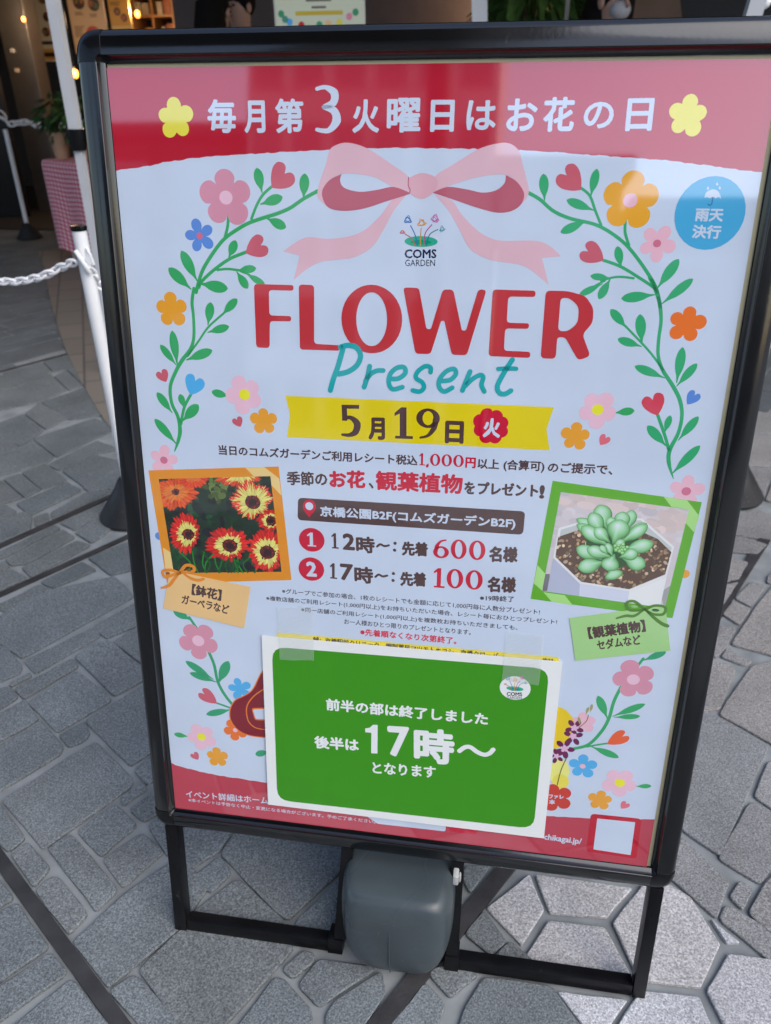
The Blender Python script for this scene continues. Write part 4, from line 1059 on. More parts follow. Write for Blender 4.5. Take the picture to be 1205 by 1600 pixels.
for pts in ([(-60, 175), (50, 110), (160, 52), (410, 0), (480, 70), (78, 292), (-60, 200)], [(330, 182), (478, 96), (600, 40), (600, 130), (380, 220)], [(85, 302), (338, 180), (358, 212), (125, 346)], [(-60, 255), (20, 250), (80, 322), (70, 345), (-60, 400)], [(28, 384), (108, 342), (114, 356), (40, 392)],
            [(50, 402), (258, 294), (282, 320), (84, 438)], [(266, 287), (374, 226), (402, 236), (510, 330), (520, 365), (408, 426)], [(403, 234), (490, 180), (620, 120), (640, 250), (520, 320)], [(-60, 420), (34, 390), (64, 432), (-60, 510)], [(98, 450), (275, 338), (396, 432), (392, 446), (205, 556)],
            [(-60, 520), (90, 440), (138, 512), (-60, 620)], [(210, 566), (304, 516), (322, 562), (300, 588), (243, 610)], [(303, 516), (520, 382), (660, 300), (700, 520), (466, 676)], [(-60, 640), (145, 514), (225, 606), (216, 634), (-60, 800)], [(6, 800), (332, 592), (350, 597), (476, 725), (470, 748), (156, 974)],
            [(478, 690), (545, 640), (700, 560), (700, 640), (524, 742)], [(428, 792), (512, 738), (526, 756), (440, 818)], [(462, 832), (555, 770), (720, 680), (720, 760), (512, 876)], [(-60, 760), (8, 822), (90, 935), (30, 984), (-60, 905)], [(36, 988), (98, 950), (180, 1042), (120, 1110)], [(276, 912), (412, 812), (490, 888), (360, 1000)],
            [(172, 974), (240, 922), (266, 933), (420, 1118), (345, 1196)], [(366, 1012), (508, 918), (586, 984), (440, 1112)], [(528, 892), (650, 800), (760, 900), (600, 1000)], [(124, 1122), (190, 1072), (216, 1082), (315, 1206), (245, 1280)], [(260, 1308), (450, 1130), (640, 1004), (750, 1100), (640, 1262), (388, 1468)],
            [(-60, 1110), (-10, 1075), (48, 1150), (-60, 1215)], [(-80, 1240), (60, 1166), (175, 1325), (-80, 1500)], [(-80, 1520), (182, 1342), (242, 1415), (-80, 1640)], [(-20, 1660), (248, 1444), (268, 1450), (400, 1620), (380, 1800), (-20, 1800)], [(-200, 1660), (-40, 1660), (-40, 1800), (-200, 1800)],
            [(392, 1480), (472, 1424), (500, 1436), (690, 1660), (600, 1720)], [(494, 1405), (640, 1268), (760, 1180), (1050, 1322), (1018, 1368), (800, 1606), (700, 1690)], [(-90, 860), (-65, 760), (-65, 905), (-90, 1000)]): stone(E7, *pts)
for pts in ([(692, 470), (735, 405), (760, 390), (1200, 440), (1100, 495), (905, 675), (880, 665)], [(606, 540), (692, 476), (726, 530), (660, 590)], [(600, 656), (738, 552), (762, 558), (892, 682), (830, 740), (610, 690)], [(925, 685), (1100, 515), (1240, 560), (1180, 700), (1060, 740), (940, 720)], [(560, 420), (640, 340), (726, 400), (688, 462), (588, 520)],
            [(886, 832), (952, 770), (988, 784), (984, 806), (920, 860)], [(936, 880), (1000, 798), (1180, 826), (1150, 850), (1000, 948)], [(744, 1010), (862, 856), (892, 862), (980, 962), (970, 1110), (700, 1110)], [(1020, 975), (1050, 930), (1198, 838), (1212, 900), (1110, 1060), (1030, 1110)]): stone(E0, *pts)
for pts in ([(100, 1130), (152, 860), (184, 855), (308, 932), (268, 1026), (193, 1194)], [(188, 1200), (258, 1074), (276, 1064), (333, 1097), (380, 1140), (290, 1262)], [(275, 1052), (308, 966), (400, 970), (400, 1140), (340, 1096)], [(214, 1292), (240, 1252), (272, 1274), (248, 1324)], [(262, 1332), (300, 1262), (400, 1160), (430, 1300), (400, 1460)],
            [(190, 1345), (208, 1310), (330, 1382), (400, 1440), (380, 1500)], [(70, 1242), (100, 1148), (213, 1256), (184, 1344)]): stone(E8, *pts, base=(.268, .270, .272))  # lighter than the left stones: light from the right put into the colour
F8, F6 = crop(937, 469, 2.0224), crop(0, 390, 2.312)
for pts in ([(490, 360), (545, 352), (640, 355), (640, 420), (470, 418)], [(464, 426), (640, 432), (640, 530), (450, 520)], [(440, 530), (548, 537), (518, 622), (430, 610)], [(556, 545), (640, 548), (640, 655), (526, 632)], [(410, 690), (500, 660), (562, 690), (545, 758), (400, 735)], [(570, 690), (640, 670), (640, 745), (556, 750)], [(400, 745), (455, 748), (530, 772), (500, 803), (390, 790)], [(360, 800), (470, 828), (440, 882), (340, 900)], [(340, 910), (440, 890), (395, 960), (320, 990)],
            [(428, 940), (480, 888), (526, 900), (480, 968)], [(532, 872), (640, 800), (640, 905), (530, 892)], [(388, 990), (424, 950), (478, 974), (442, 1024)], [(498, 962), (560, 890), (640, 920), (660, 1090), (560, 1125), (418, 1086)], [(384, 1126), (404, 1098), (482, 1142), (464, 1154)], [(352, 1120), (384, 1028), (432, 1036), (398, 1098), (370, 1128)], [(335, 1140), (400, 1146), (430, 1165), (380, 1290), (320, 1300)], [(404, 1262), (484, 1154), (660, 1115), (660, 1470), (545, 1400), (380, 1308)]): stone(F8, *pts, base=(.255, .250, .246))  # warm beige stone, also lightened in colour for the brighter right side
for pts in ([(-90, 470), (20, 452), (58, 496), (-90, 530)], [(10, 444), (152, 408), (186, 440), (60, 494)], [(156, 404), (270, 372), (310, 492), (300, 488), (242, 432), (190, 438)], [(195, 457), (240, 436), (300, 490), (250, 507)], [(-90, 595), (-90, 540), (60, 500), (182, 448), (242, 505), (146, 548)], [(150, 552), (310, 496), (420, 590), (252, 612)], [(-90, 655), (86, 594), (158, 652), (72, 708)], [(90, 592), (142, 552), (248, 606), (165, 648)],
            [(118, 682), (340, 608), (440, 640), (360, 672), (205, 748)], [(-90, 690), (5, 668), (72, 716), (-90, 775)], [(-90, 840), (-90, 785), (72, 718), (116, 686), (196, 748), (160, 772)], [(172, 776), (350, 690), (440, 720), (330, 740), (215, 796)], [(225, 798), (335, 738), (460, 770), (420, 796), (302, 854)], [(78, 804), (170, 774), (242, 832), (150, 864)], [(12, 828), (72, 808), (148, 866), (90, 894)], [(-90, 860), (10, 832), (82, 894), (-90, 945)], [(300, 858), (350, 832), (390, 862), (325, 876)], [(348, 832), (440, 790), (470, 850), (395, 864)],
            [(58, 918), (242, 838), (294, 868), (110, 958)], [(-90, 955), (20, 922), (62, 946), (-90, 1000)], [(-90, 1095), (-90, 1010), (90, 944), (116, 964), (110, 1010)], [(122, 966), (172, 948), (178, 978), (130, 998)], [(182, 950), (312, 876), (410, 868), (190, 972)],
            [(215, 985), (350, 925), (400, 905), (352, 962), (270, 1012)], [(18, 1118), (228, 1010), (272, 1038), (96, 1134), (40, 1138)], [(-90, 1135), (200, 992), (218, 1006), (10, 1112)], [(272, 1022), (380, 942), (480, 930), (375, 1030), (330, 1058)], [(78, 1148), (278, 1050), (328, 1066), (112, 1182)], [(-90, 1175), (18, 1122), (36, 1144), (-90, 1205)], [(-90, 1265), (-90, 1215), (32, 1150), (102, 1186)],
            [(318, 1112), (450, 1058), (520, 1040), (500, 1150), (400, 1174)], [(145, 1200), (296, 1126), (348, 1156), (190, 1220)], [(-20, 1290), (140, 1210), (190, 1224), (60, 1282), (20, 1310)]): stone(F6, *pts, base=(.150, .166, .172))  # darker base than the near stones: shade at the back left put into colour
for pts in ([(312, 632), (455, 524), (504, 642), (430, 758)], [(466, 528), (600, 544), (780, 570), (696, 668), (514, 654)], [(510, 670), (690, 690), (776, 848), (740, 890), (520, 862), (436, 780)], [(708, 678), (786, 578), (830, 520), (880, 552), (958, 600), (1052, 752), (988, 886), (790, 862)], [(1070, 772), (1230, 792), (1330, 850), (1330, 990), (1060, 1010), (998, 888)],
            [(530, 888), (768, 918), (700, 1010), (620, 1004)], [(795, 884), (984, 906), (1060, 1080), (700, 1080), (716, 1006)], [(1010, 660), (1120, 748), (1064, 746)]): stone(D8, *pts, base=LT, st=lst, r=.004, gap=.0022)
for pts in ([(252, 716), (312, 640), (384, 738), (334, 778)], [(140, 838), (170, 815), (250, 826), (292, 842), (205, 914)], [(250, 948), (312, 846), (524, 878), (640, 1040), (440, 1120), (200, 1120)], [(20, 1000), (130, 866), (190, 935), (140, 1080), (20, 1080)], [(346, 782), (392, 736), (470, 800), (420, 830)],
            [(250, 505), (330, 505), (268, 588), (248, 550)]): stone(D8, *pts)

def inside(p, P):
    c = False
    for i in range(len(P)):
        a_, b_ = P[i], P[i - 1]
        if (a_.y > p.y) != (b_.y > p.y) and p.x < (b_.x - a_.x) * (p.y - a_.y) / (b_.y - a_.y) + a_.x: c = not c
    return c
bands = []
bandm = MB()
def band(pa, pb, wd):
    a_, b_ = G(*pa).xy, G(*pb).xy
    t = (b_ - a_).normalized(); a_, b_ = a_ - t * .05, b_ + t * .05
    q = Vector((-t.y, t.x)) * wd / 2
    bands.append((a_, b_, wd / 2))
    bandm.prism([(p.x, p.y, -.006) for p in (a_ + q, b_ + q, b_ - q, a_ - q)], (0, 0, .0062))
# dark metal strips set in the joints
band(E7(-30, 970), E7(430, 1600), .023); band((786, 1361), (600, 1590), .028); band((0, 852), (192, 766), .020); band((0, 928), (205, 835), .018); band((1120, 958), (1215, 812), .030); band((0, 580), (168, 535), .010)
tag(bandm.build('drain_strips', BANDM, smooth=False), kind='structure')
# the rest of the ashlar paving: courses run the way the traced ones do
def hull(P):
    P = sorted((p.x, p.y) for p in P); out = []
    for seq in (P, P[::-1]):
        h_ = []
        for p in seq:
            while len(h_) > 1 and (h_[-1][0] - h_[-2][0]) * (p[1] - h_[-2][1]) - (h_[-1][1] - h_[-2][1]) * (p[0] - h_[-2][0]) <= 0: h_.pop()
            h_.append(p)
        out += h_[:-1]
    return [Vector(p) for p in out]
hl = [hull(hulls[E7] + hulls[E0]), hull(hulls[E8]), hull(hulls[F8]), hull(hulls[D8])] + [hull(hulls[F6])]
e1 = (G(180, 768).xy - G(0, 846).xy).normalized(); e2 = Vector((-e1.y, e1.x)); o_ = G(0, 846).xy
rg = random.Random(11)
cutA = lambda p: (p - G(0, 921).xy).dot(e2)      # > 0 is beyond the strips
yB = (G(100, 881).xy - o_).dot(e2)
courses = [(yB + .012, -.013)]
y = .013
while y < 6.5:
    h = rg.uniform(.10, .24); courses.append((y, y + h)); y += h
y = yB - .011
while y > -3.2:
    h = .06 if y > -.5 else rg.uniform(.10, .22); courses.append((y - h, y)); y -= h
for y, ytop in courses:
    h = ytop - y
    x = -4.5 + rg.uniform(0, .3)
    while x < 5.5:
        l_ = rg.uniform(.16, .52)
        parts_ = [(y, y + h, x, x + l_)]
        if h > .17 and rg.random() < .45: k = rg.uniform(.35, .65); parts_ = [(y, y + h * k, x, x + l_), (y + h * k, y + h, x, x + l_)]
        for y0, y1, x0, x1 in parts_:
            P = [o_ + e1 * u + e2 * v_ for u, v_ in ((x0, y0), (x1, y0), (x1, y1), (x0, y1))]
            P = [p + Vector((rg.uniform(-.003, .003), rg.uniform(-.003, .003))) for p in P]
            smp = [P[0].lerp(P[1], s_).lerp(P[3].lerp(P[2], s_), t_) for s_ in (.02, .25, .5, .75, .98) for t_ in (.02, .35, .65, .98)]
            bad = sum(any(inside(q, H) for H in hl) for q in smp) > 2
            if not bad: sto.add(P, tone((.135, .150, .160), .08), r=.010, gap=.0040, z=-.0028 - rg.uniform(0, .0008))  # generated stones toned down, with shade put into their base colour
        x += l_
tag(sto.build('paving_stones', DARKST), kind='structure')
LIGHTST = stonemat('pale_granite_paver', .62, 1.36)
tag(lst.build('hexagon_pavers', LIGHTST), kind='structure')
# a curved tan brick path at the back left, slightly proud of the grey paving
path = MB(); L_ = [G(*E6(x, y)).xy for x, y in ((200, -90), (238, 20), (250, 100), (272, 200), (330, 390), (380, 500), (430, 600), (490, 705), (545, 790), (600, 850))]
lv = [(p.x, p.y) for p in cat([(p.x, p.y) for p in L_], False, 5)]
rv = [(p[0] + 1.5, p[1] + .25) for p in lv]
va = [path.bm.verts.new((x, y, .0035)) for x, y in lv]; vb2 = [path.bm.verts.new((x, y, .0035)) for x, y in rv]
for k in range(len(va) - 1): path.bm.faces.new((va[k], vb2[k], vb2[k + 1], va[k + 1]))
TANB = bpy.data.materials.new('tan_brick_path'); TANB.use_nodes = True
n, l = TANB.node_tree.nodes, TANB.node_tree.links; b = n['Principled BSDF']; tc = n.new('ShaderNodeTexCoord'); br = n.new('ShaderNodeTexBrick')
mp = n.new('ShaderNodeMapping'); mp.inputs['Rotation'].default_value = (0, 0, R(62)); l.new(tc.outputs['Object'], mp.inputs['Vector']); l.new(mp.outputs[0], br.inputs['Vector'])
br.inputs['Scale'].default_value = 1; br.inputs['Brick Width'].default_value = .30; br.inputs['Row Height'].default_value = .15; br.inputs['Mortar Size'].default_value = .006
br.inputs['Color1'].default_value = (.21, .185, .155, 1); br.inputs['Color2'].default_value = (.18, .16, .14, 1); br.inputs['Mortar'].default_value = (.10, .09, .085, 1)
l.new(br.outputs['Color'], b.inputs['Base Color']); b.inputs['Roughness'].default_value = .8
tag(path.build('path', TANB, smooth=False), kind='structure')
# ------------------------------------------------------------------ chain posts
CHAINM = mat('white_chain_plastic', (.88, .88, .90), rough=.35)
def chain_post(x, y, label, h=.882):
    t = empty('chain_post', (x, y, 0))
    tag(t, label, 'chain post', 'white chain barrier posts around the entrance')
    MB().lathe([(.106, 0), (.108, .007), (.104, .014), (.048, .098), (.034, .124), (.028, .131), (.024, .132)], n=40).build('weighted_base', CONE, t)
    MB().lathe([(.0190, .11), (.0190, h - .004)], n=24).build('pole', WHITEP, t)
    MB().lathe([(.0206, h - .012), (.0214, h - .006), (.0206, h), (.012, h + .001)], n=24).build('end_cap', BLACKP, t)
    MB().tube([(.018, -.012, h - .055), (.030, -.022, h - .068), (.034, -.020, h - .095), (.024, -.012, h - .10)], .004, 8).build('hook', WHITEP, t)
    return t
pn, pf_, pr_ = G(211, 803), G(47, 372), G(1138, 772)
chain_post(pn.x, pn.y, 'white chain post on a black cone base just left of the poster stand')
chain_post(pf_.x, pf_.y, 'white chain post on a black cone base far back by the dark doorway')
chain_post(pr_.x, pr_.y, 'white chain post mostly hidden behind the right edge of the poster stand')
def chain(name, pts, label, pitch=.036, rw=.0052):
    P = cat3(pts, 24)
    # walk along it
    L = [0]
    for a_, b_ in zip(P, P[1:]): L.append(L[-1] + (b_ - a_).length)
    m = MB(); k = 0; d = 0
    while d < L[-1]:
        i = max(j for j in range(len(L)) if L[j] <= d); i = min(i, len(P) - 2)
        f = (d - L[i]) / max(1e-9, L[i + 1] - L[i]); c = P[i].lerp(P[i + 1], f); t = (P[i + 1] - P[i]).normalized()
        sd = t.cross(Vector((0, 0, 1))).normalized(); up = sd.cross(t).normalized()
        q = (sd if k % 2 else up) * .8 + (up if k % 2 else -sd) * .6
        ring = []
        for a_ in range(14):
            an = 2 * math.pi * a_ / 14
            ring.append(c + t * math.cos(an) * pitch * .78 + q * math.sin(an) * pitch * .42)
        nrm = t.cross(q).normalized(); rr = []
        for a_ in range(14):
            o = (ring[a_] - c).normalized()
            rr.append([m.bm.verts.new(ring[a_] + (o * math.cos(2 * math.pi * b_ / 6) + nrm * math.sin(2 * math.pi * b_ / 6)) * rw) for b_ in range(6)])
        for a_ in range(14):
            n_ = rr[(a_ + 1) % 14]
            for b_ in range(6): m.bm.faces.new((rr[a_][b_], rr[a_][(b_ + 1) % 6], n_[(b_ + 1) % 6], n_[b_]))
        d += pitch; k += 1
    o = m.build(name, CHAINM)
    return tag(o, label, 'chain', 'white plastic barrier chains')
def cat3(pts, n):
    P = [Vector(p) for p in pts]; out = []
    for i in range(len(P) - 1):
        p0, p1, p2, p3 = P[max(i - 1, 0)], P[i], P[i + 1], P[min(i + 2, len(P) - 1)]
        for k in range(n):
            t = k / n
            out.append(.5 * ((2 * p1) + (p2 - p0) * t + (2 * p0 - 5 * p1 + 4 * p2 - p3) * t * t + (3 * p1 - p0 - 3 * p2 + p3) * t ** 3))
    return out + [P[-1]]
yn = pn.y
chain('barrier_chain', [atY(112, 411, yn - .02), atY(95, 418, yn), atY(70, 430, yn), atY(40, 438, yn + .02), atY(10, 440, yn + .04), atY(-40, 434, yn + .08), atY(-110, 405, yn + .12)], 'white plastic chain sagging left from the nearest white post', .025, .0043)
hk = atY(128, 405, yn - .02)
chain('barrier_chain', [atY(136, 415, yn - .02), atY(148, 432, yn), atY(160, 447, yn + .03), (-.75, 1.36, .60), (-.2, 1.45, .55), (.4, 1.55, .62), (pr_.x - .03, pr_.y, .80)], 'white plastic chain running behind the poster stand between two posts', .025, .0043)
m = MB(); m.tube([atY(118, 392, yn - .03), atY(126, 404, yn - .035), atY(136, 420, yn - .03), atY(140, 426, yn - .02)], .006, 8)
tag(m.build('chain_hook', WHITEP), 'white plastic hook holding the chain on the nearest post', 'hook')
yf = pf_.y
chain('barrier_chain', [atY(3, 180, yf), atY(15, 193, yf), atY(40, 191, yf), atY(65, 196, yf), atY(97, 196, yf), atY(150, 190, yf), atY(210, 175, yf)], 'white plastic chain at the back above the dark floor by the potted plants', .055, .008)

# ------------------------------------------------------------------ tent poles
def tent_pole(p0, p1, r, label, collar=None, top=2.6, lower=None, base_z=0.0, m_=None):
    d = (p1 - p0); d = d / d.z
    a_, b_ = p0 + d * (base_z - p0.z), p0 + d * (top - p0.z)
    t = empty('tent_pole', (a_.x, a_.y, 0)); tag(t, label, 'tent pole')
    o = Vector((a_.x, a_.y, 0))
    zc = collar.z if collar else None
    if collar:
        c = p0 + d * (zc - p0.z)
        MB().tube([c - o, b_ - o], r, 4).build('upper_tube', GREYM, t, smooth=False)
        MB().tube([a_ - o, c - o], r * .78, 4).build('lower_tube', GREYM, t, smooth=False)
        MB().tube([c - o - d * .05, c - o - d * .025, c - o + d * .03], [r * 1.02, r * 1.25, r * 1.35], 12).build('collar', BLACKP, t)
    else:
        MB().tube([a_ - o, b_ - o], r, 4).build('tube', m_ or GREYM, t, smooth=False)
    MB().box((-.06, -.06, 0), (.06, .06, .008), .002).build('foot_plate', BLACKP, t)
    return t
tent_pole(atY(119, 206, 2.55), atY(83, 0, 2.55), .029, 'pale grey tent pole with a black collar in front of the checked tablecloth', collar=atY(121, 214, 2.55))
tent_pole(atY(750, 34, 3.2), atY(749.5, 0, 3.2), .045, 'pale grey tent pole behind the middle of the poster stand')
tent_pole(atY(1176, 24, 2.4), atY(1183, 0, 2.4), .035, 'pale grey tent pole at the far right with a round clamp knob')
k_ = atY(1194, 3, 2.4); o = MB().ball(k_, .022).ball(k_ + Vector((-.02, 0, 0)), .016).build('clamp_knob', WHITEP); tag(o, 'round white clamp knob on the far right tent pole', 'knob')
p_ = atY(886, 20, 4.2)
t = empty('banner_pole', (p_.x, p_.y, 0)); tag(t, 'thin beige banner pole standing before the green plant', 'pole')
MB().tube([(0, 0, .02), (0, 0, 2.3)], .012, 10).build('shaft', mat('beige_shaft', (.42, .38, .33), rough=.5), t); MB().lathe([(.13, 0), (.13, .02), (.02, .04)]).build('weighted_base', CONE, t)

# ------------------------------------------------------------------ table with checked cloth
tz = .72
c0, c1 = G(67, 250, tz), G(127.5, 257, tz)
dr_ = (c1 - c0); dr_.z = 0; dr_.normalize()
ang = math.atan2(dr_.y, dr_.x); LEN = 1.75; DEP = .7
GING = bpy.data.materials.new('red_gingham_cloth'); GING.use_nodes = True
n, l = GING.node_tree.nodes, GING.node_tree.links; b = n['Principled BSDF']; b.inputs['Roughness'].default_value = .9
tc = n.new('ShaderNodeTexCoord'); sp = n.new('ShaderNodeSeparateXYZ'); l.new(tc.outputs['Object'], sp.inputs[0])
def chk(out, f):
    a_ = n.new('ShaderNodeMath'); a_.operation = 'MULTIPLY'; a_.inputs[1].default_value = f; l.new(out, a_.inputs[0])
    c_ = n.new('ShaderNodeMath'); c_.operation = 'FRACT'; l.new(a_.outputs[0], c_.inputs[0])
    g_ = n.new('ShaderNodeMath'); g_.operation = 'GREATER_THAN'; g_.inputs[1].default_value = .5; l.new(c_.outputs[0], g_.inputs[0])
    return g_.outputs[0]
ad = n.new('ShaderNodeMath'); ad.operation = 'ADD'
yz = n.new('ShaderNodeMath'); yz.operation = 'ADD'; l.new(sp.outputs[1], yz.inputs[0]); l.new(sp.outputs[2], yz.inputs[1])
l.new(chk(sp.outputs[0], 22), ad.inputs[0]); l.new(chk(yz.outputs[0], 33), ad.inputs[1])
rp = n.new('ShaderNodeValToRGB'); rp.color_ramp.interpolation = 'CONSTANT'
hf = n.new('ShaderNodeMath'); hf.operation = 'MULTIPLY'; hf.inputs[1].default_value = .5; l.new(ad.outputs[0], hf.inputs[0]); l.new(hf.outputs[0], rp.inputs[0])
rp.color_ramp.elements[0].color = (.90, .74, .78, 1); rp.color_ramp.elements[1].position = .8; rp.color_ramp.elements[1].color = (.60, .05, .09, 1)
e_ = rp.color_ramp.elements.new(.3); e_.color = (.76, .25, .32, 1)
l.new(rp.outputs[0], b.inputs['Base Color'])
tb = empty('market_table', (c0.x, c0.y, 0), (0, 0, ang)); tag(tb, 'folding table under the red checked cloth, left behind the poster stand', 'table')
MB().box((.02, .02, tz - .035), (LEN - .02, DEP - .02, tz - .008), .004).build('tabletop', mat('pale_laminate', (.5, .48, .45), rough=.5), tb)
for x in (.06, LEN - .06):
    for y in (.06, DEP - .06): MB().tube([(x, y, 0), (x, y, tz - .036)], .014, 8).build('leg', GREYM, tb)
m = MB()
def fold(x, z): return .018 * math.sin(x * 17) * (tz - z) / tz
nx = 60; rows = [[(0 + LEN * i / nx, DEP, tz) for i in range(nx + 1)], [(LEN * i / nx, 0, tz) for i in range(nx + 1)]]
for z in (tz - .02, .55, .4, .25, .10): rows.append([(LEN * i / nx, -.006 - fold(LEN * i / nx, z) - .01, z + .012 * math.sin(i * .5)* (1 if z < .2 else 0)) for i in range(nx + 1)])
vs = [[m.bm.verts.new(x) for x in r_] for r_ in rows]
for a_, b_ in zip(vs, vs[1:]):
    for i in range(nx): m.bm.faces.new((a_[i], b_[i], b_[i + 1], a_[i + 1]))
side = [[(0, DEP * j / 10, tz) for j in range(11)]] + [[(-.006 - .012 * math.sin(j), DEP * j / 10, z) for j in range(11)] for z in (.5, .3, .10)]
vs = [[m.bm.verts.new(x) for x in r_] for r_ in side]
for a_, b_ in zip(vs, vs[1:]):
    for i in range(10): m.bm.faces.new((a_[i], a_[i + 1], b_[i + 1], b_[i]))
o = m.build('tablecloth', GING, loc=(c0.x, c0.y, .003)); o.rotation_euler.z = ang
tag(o, 'red and white checked cloth hanging over the table behind the poster stand', 'tablecloth')

LEAFM = mat('dark_green_leaf', (.035, .085, .028), rough=.45, var=.35, vscale=12)
LEAFB = mat('bright_green_leaf', (.075, .15, .035), rough=.45, var=.35, vscale=12)
KRAFT = mat('kraft_paper_pot', (.46, .30, .19), rough=.75, var=.08)
def foliage(m, c, rx, rz, n_, ll, rd_, droop=.4):
    for k in range(n_):
        t, u = rd_.uniform(0, 6.283), rd_.uniform(-1, 1)
        q = (1 - u * u) ** .5; rr = rd_.uniform(.25, 1) ** .5
        p = Vector((c[0] + rx * rr * q * math.cos(t), c[1] + rx * rr * q * math.sin(t), c[2] + rz * rr * u))
        d = Vector((q * math.cos(t), q * math.sin(t), u * .6 - droop + rd_.uniform(-.3, .3))).normalized()
        s_ = d.cross(Vector((rd_.uniform(-1, 1), rd_.uniform(-1, 1), 1))).normalized(); L_ = ll * rd_.uniform(.6, 1.3); w_ = L_ * .17
        nn = d.cross(s_)
        a_ = [m.bm.verts.new(x) for x in (p, p + d * L_ * .4 + s_ * w_ + nn * .006, p + d * L_ - Vector((0, 0, L_ * .18)), p + d * L_ * .4 - s_ * w_ + nn * .006)]
        m.bm.faces.new(a_)
rdp = random.Random(9)
def pot_plant(x, y, z, s_, label, kind=0):
    t = empty('potted_plant', (x, y, z)); tag(t, label, 'plant')
    MB().lathe([(.048 * s_, 0), (.050 * s_, .004), (.066 * s_, .150 * s_), (.074 * s_, .152 * s_), (.075 * s_, .172 * s_), (.066 * s_, .172 * s_), (.060 * s_, .160 * s_)], n=28).build('pot', KRAFT, t)
    m = MB(); foliage(m, (0, 0, .29 * s_), .10 * s_, .13 * s_, 150, .09 * s_, rdp); m.build('foliage', LEAFM if kind else LEAFB, t, smooth=False)
    m = MB(); m.tube([(0, 0, .15 * s_), (.01, 0, .32 * s_)], .006, 6); m.build('stem', mat('plant_stem', (.06, .05, .03), rough=.8), t)
q = G(92, 250, tz) + Vector((.0, .06, 0)); pot_plant(q.x, q.y, tz + .004, 1.0, 'left plant in a kraft pot at the corner of the checked table', 1)
q = G(124, 252, tz) + Vector((.0, .06, 0)); pot_plant(q.x, q.y, tz + .004, 1.0, 'kraft potted plant right behind the collared tent pole', 0)

# ------------------------------------------------------------------ shop interior behind
DKW = mat('dark_brown_wall', (.035, .026, .023), rough=.6, var=.2, vscale=4)
MAUVE = mat('mauve_brown_panel', (.11, .080, .080), rough=.5, var=.1)
shop = empty('shop_building', (0, 9.6, 0)); tag(shop, 'dark open shop front with low ceiling behind the poster stand', 'building')
def wbox(name, lo, hi, m_, parent, bev=0): 
    of = parent.location
    return MB().box([a_ - b_ for a_, b_ in zip(lo, of)], [a_ - b_ for a_, b_ in zip(hi, of)], bev).build(name, m_, parent, smooth=False)
wbox('back_wall', (-9, 9.5, 0), (9, 9.7, 3.2), DKW, shop)
wbox('side_wall', (-9.2, 4.4, 0), (-9, 9.7, 3.2), DKW, shop)
wbox('side_wall', (9, 4.4, 0), (9.2, 9.7, 3.2), DKW, shop)
wbox('ceiling', (-9.2, 4.4, 3.2), (9.2, 9.7, 3.4), DKW, shop)
wbox('fascia', (-9.2, 4.2, 2.9), (9.2, 4.398, 6.5), mat('grey_fascia', (.25, .25, .26), rough=.6, var=.06), shop)
a_, b_ = atY(272, 30, 6.2), atY(425, 30, 6.2); wbox('wall_panel', (a_.x, 6.2, 0), (b_.x + .1, 6.35, 3.19), MAUVE, shop)
a_, b_ = atY(570, 20, 6.2), atY(740, 20, 6.2); wbox('wall_panel', (a_.x - .3, 6.3, 0), (b_.x, 6.42, 3.19), MAUVE, shop)
a_, b_ = atY(1050, 20, 5.6), atY(1300, 20, 5.6); wbox('shutter', (a_.x, 5.6, 0), (b_.x, 5.7, 3.19), mat('black_shutter', (.008, .008, .010), rough=.5), shop)
# dark floor inside
m = MB(); m.bm.faces.new([m.bm.verts.new((x, y, .008)) for x, y in ((-9, 6.3), (9, 6.3), (9, 9.6), (-9, 9.6))])
tag(m.build('floor', mat('dark_shop_floor', (.040, .032, .027), rough=.45, var=.25, vscale=3), smooth=False), kind='structure')

wbox('shade_slab', (-9.2, 2.15, 2.85), (9.2, 4.195, 3.0), mat('dark_shade_slab', (.05, .05, .052), rough=.7), shop)  # unseen overhang, added to shade the paving and things at the back
STEEL = mat('brushed_steel', (.30, .28, .27), rough=.38, metal=.85, var=.12, vscale=4)
pil = empty('steel_pillar', (0, 7.4, 0)); tag(pil, 'brushed steel pillar with call buttons at the upper left', 'pillar')
a_, b_ = atY(22, 130, 7.4), atY(57, 130, 7.4)
pil.location.x = a_.x
wbox('shaft', (a_.x - .03, 7.4, 0), (b_.x + .02, 7.62, 3.18), STEEL, pil, .004)
for px_, py_, c in ((20, 79, (.5, .5, .5)), (27, 110, (.62, .50, .40))):
    q = atY(px_, py_, 7.4); MB().box((q.x - a_.x - .022, -.014, q.z - .018), (q.x - a_.x + .022, -.001, q.z + .018), .003).build('call_button', mat('call_button', c, rough=.4), pil)
m = MB()
bodym = mat('dark_door', (.010, .009, .009), rough=.4)
dq = atY(-30, 150, 7.0); o = MB().box((-.7, -.03, 0), (.0, .03, 2.2), .004).build('dark_door', bodym, loc=(atY(12, 150, 7.0).x - .05, 7.0, .009)); tag(o, 'black door leaf left of the steel pillar', 'door')
LAMPE = mat('amber_lamp_glow', (1, .45, .1), rough=.5, emit=(1, .30, .035, 1), estr=3.5)
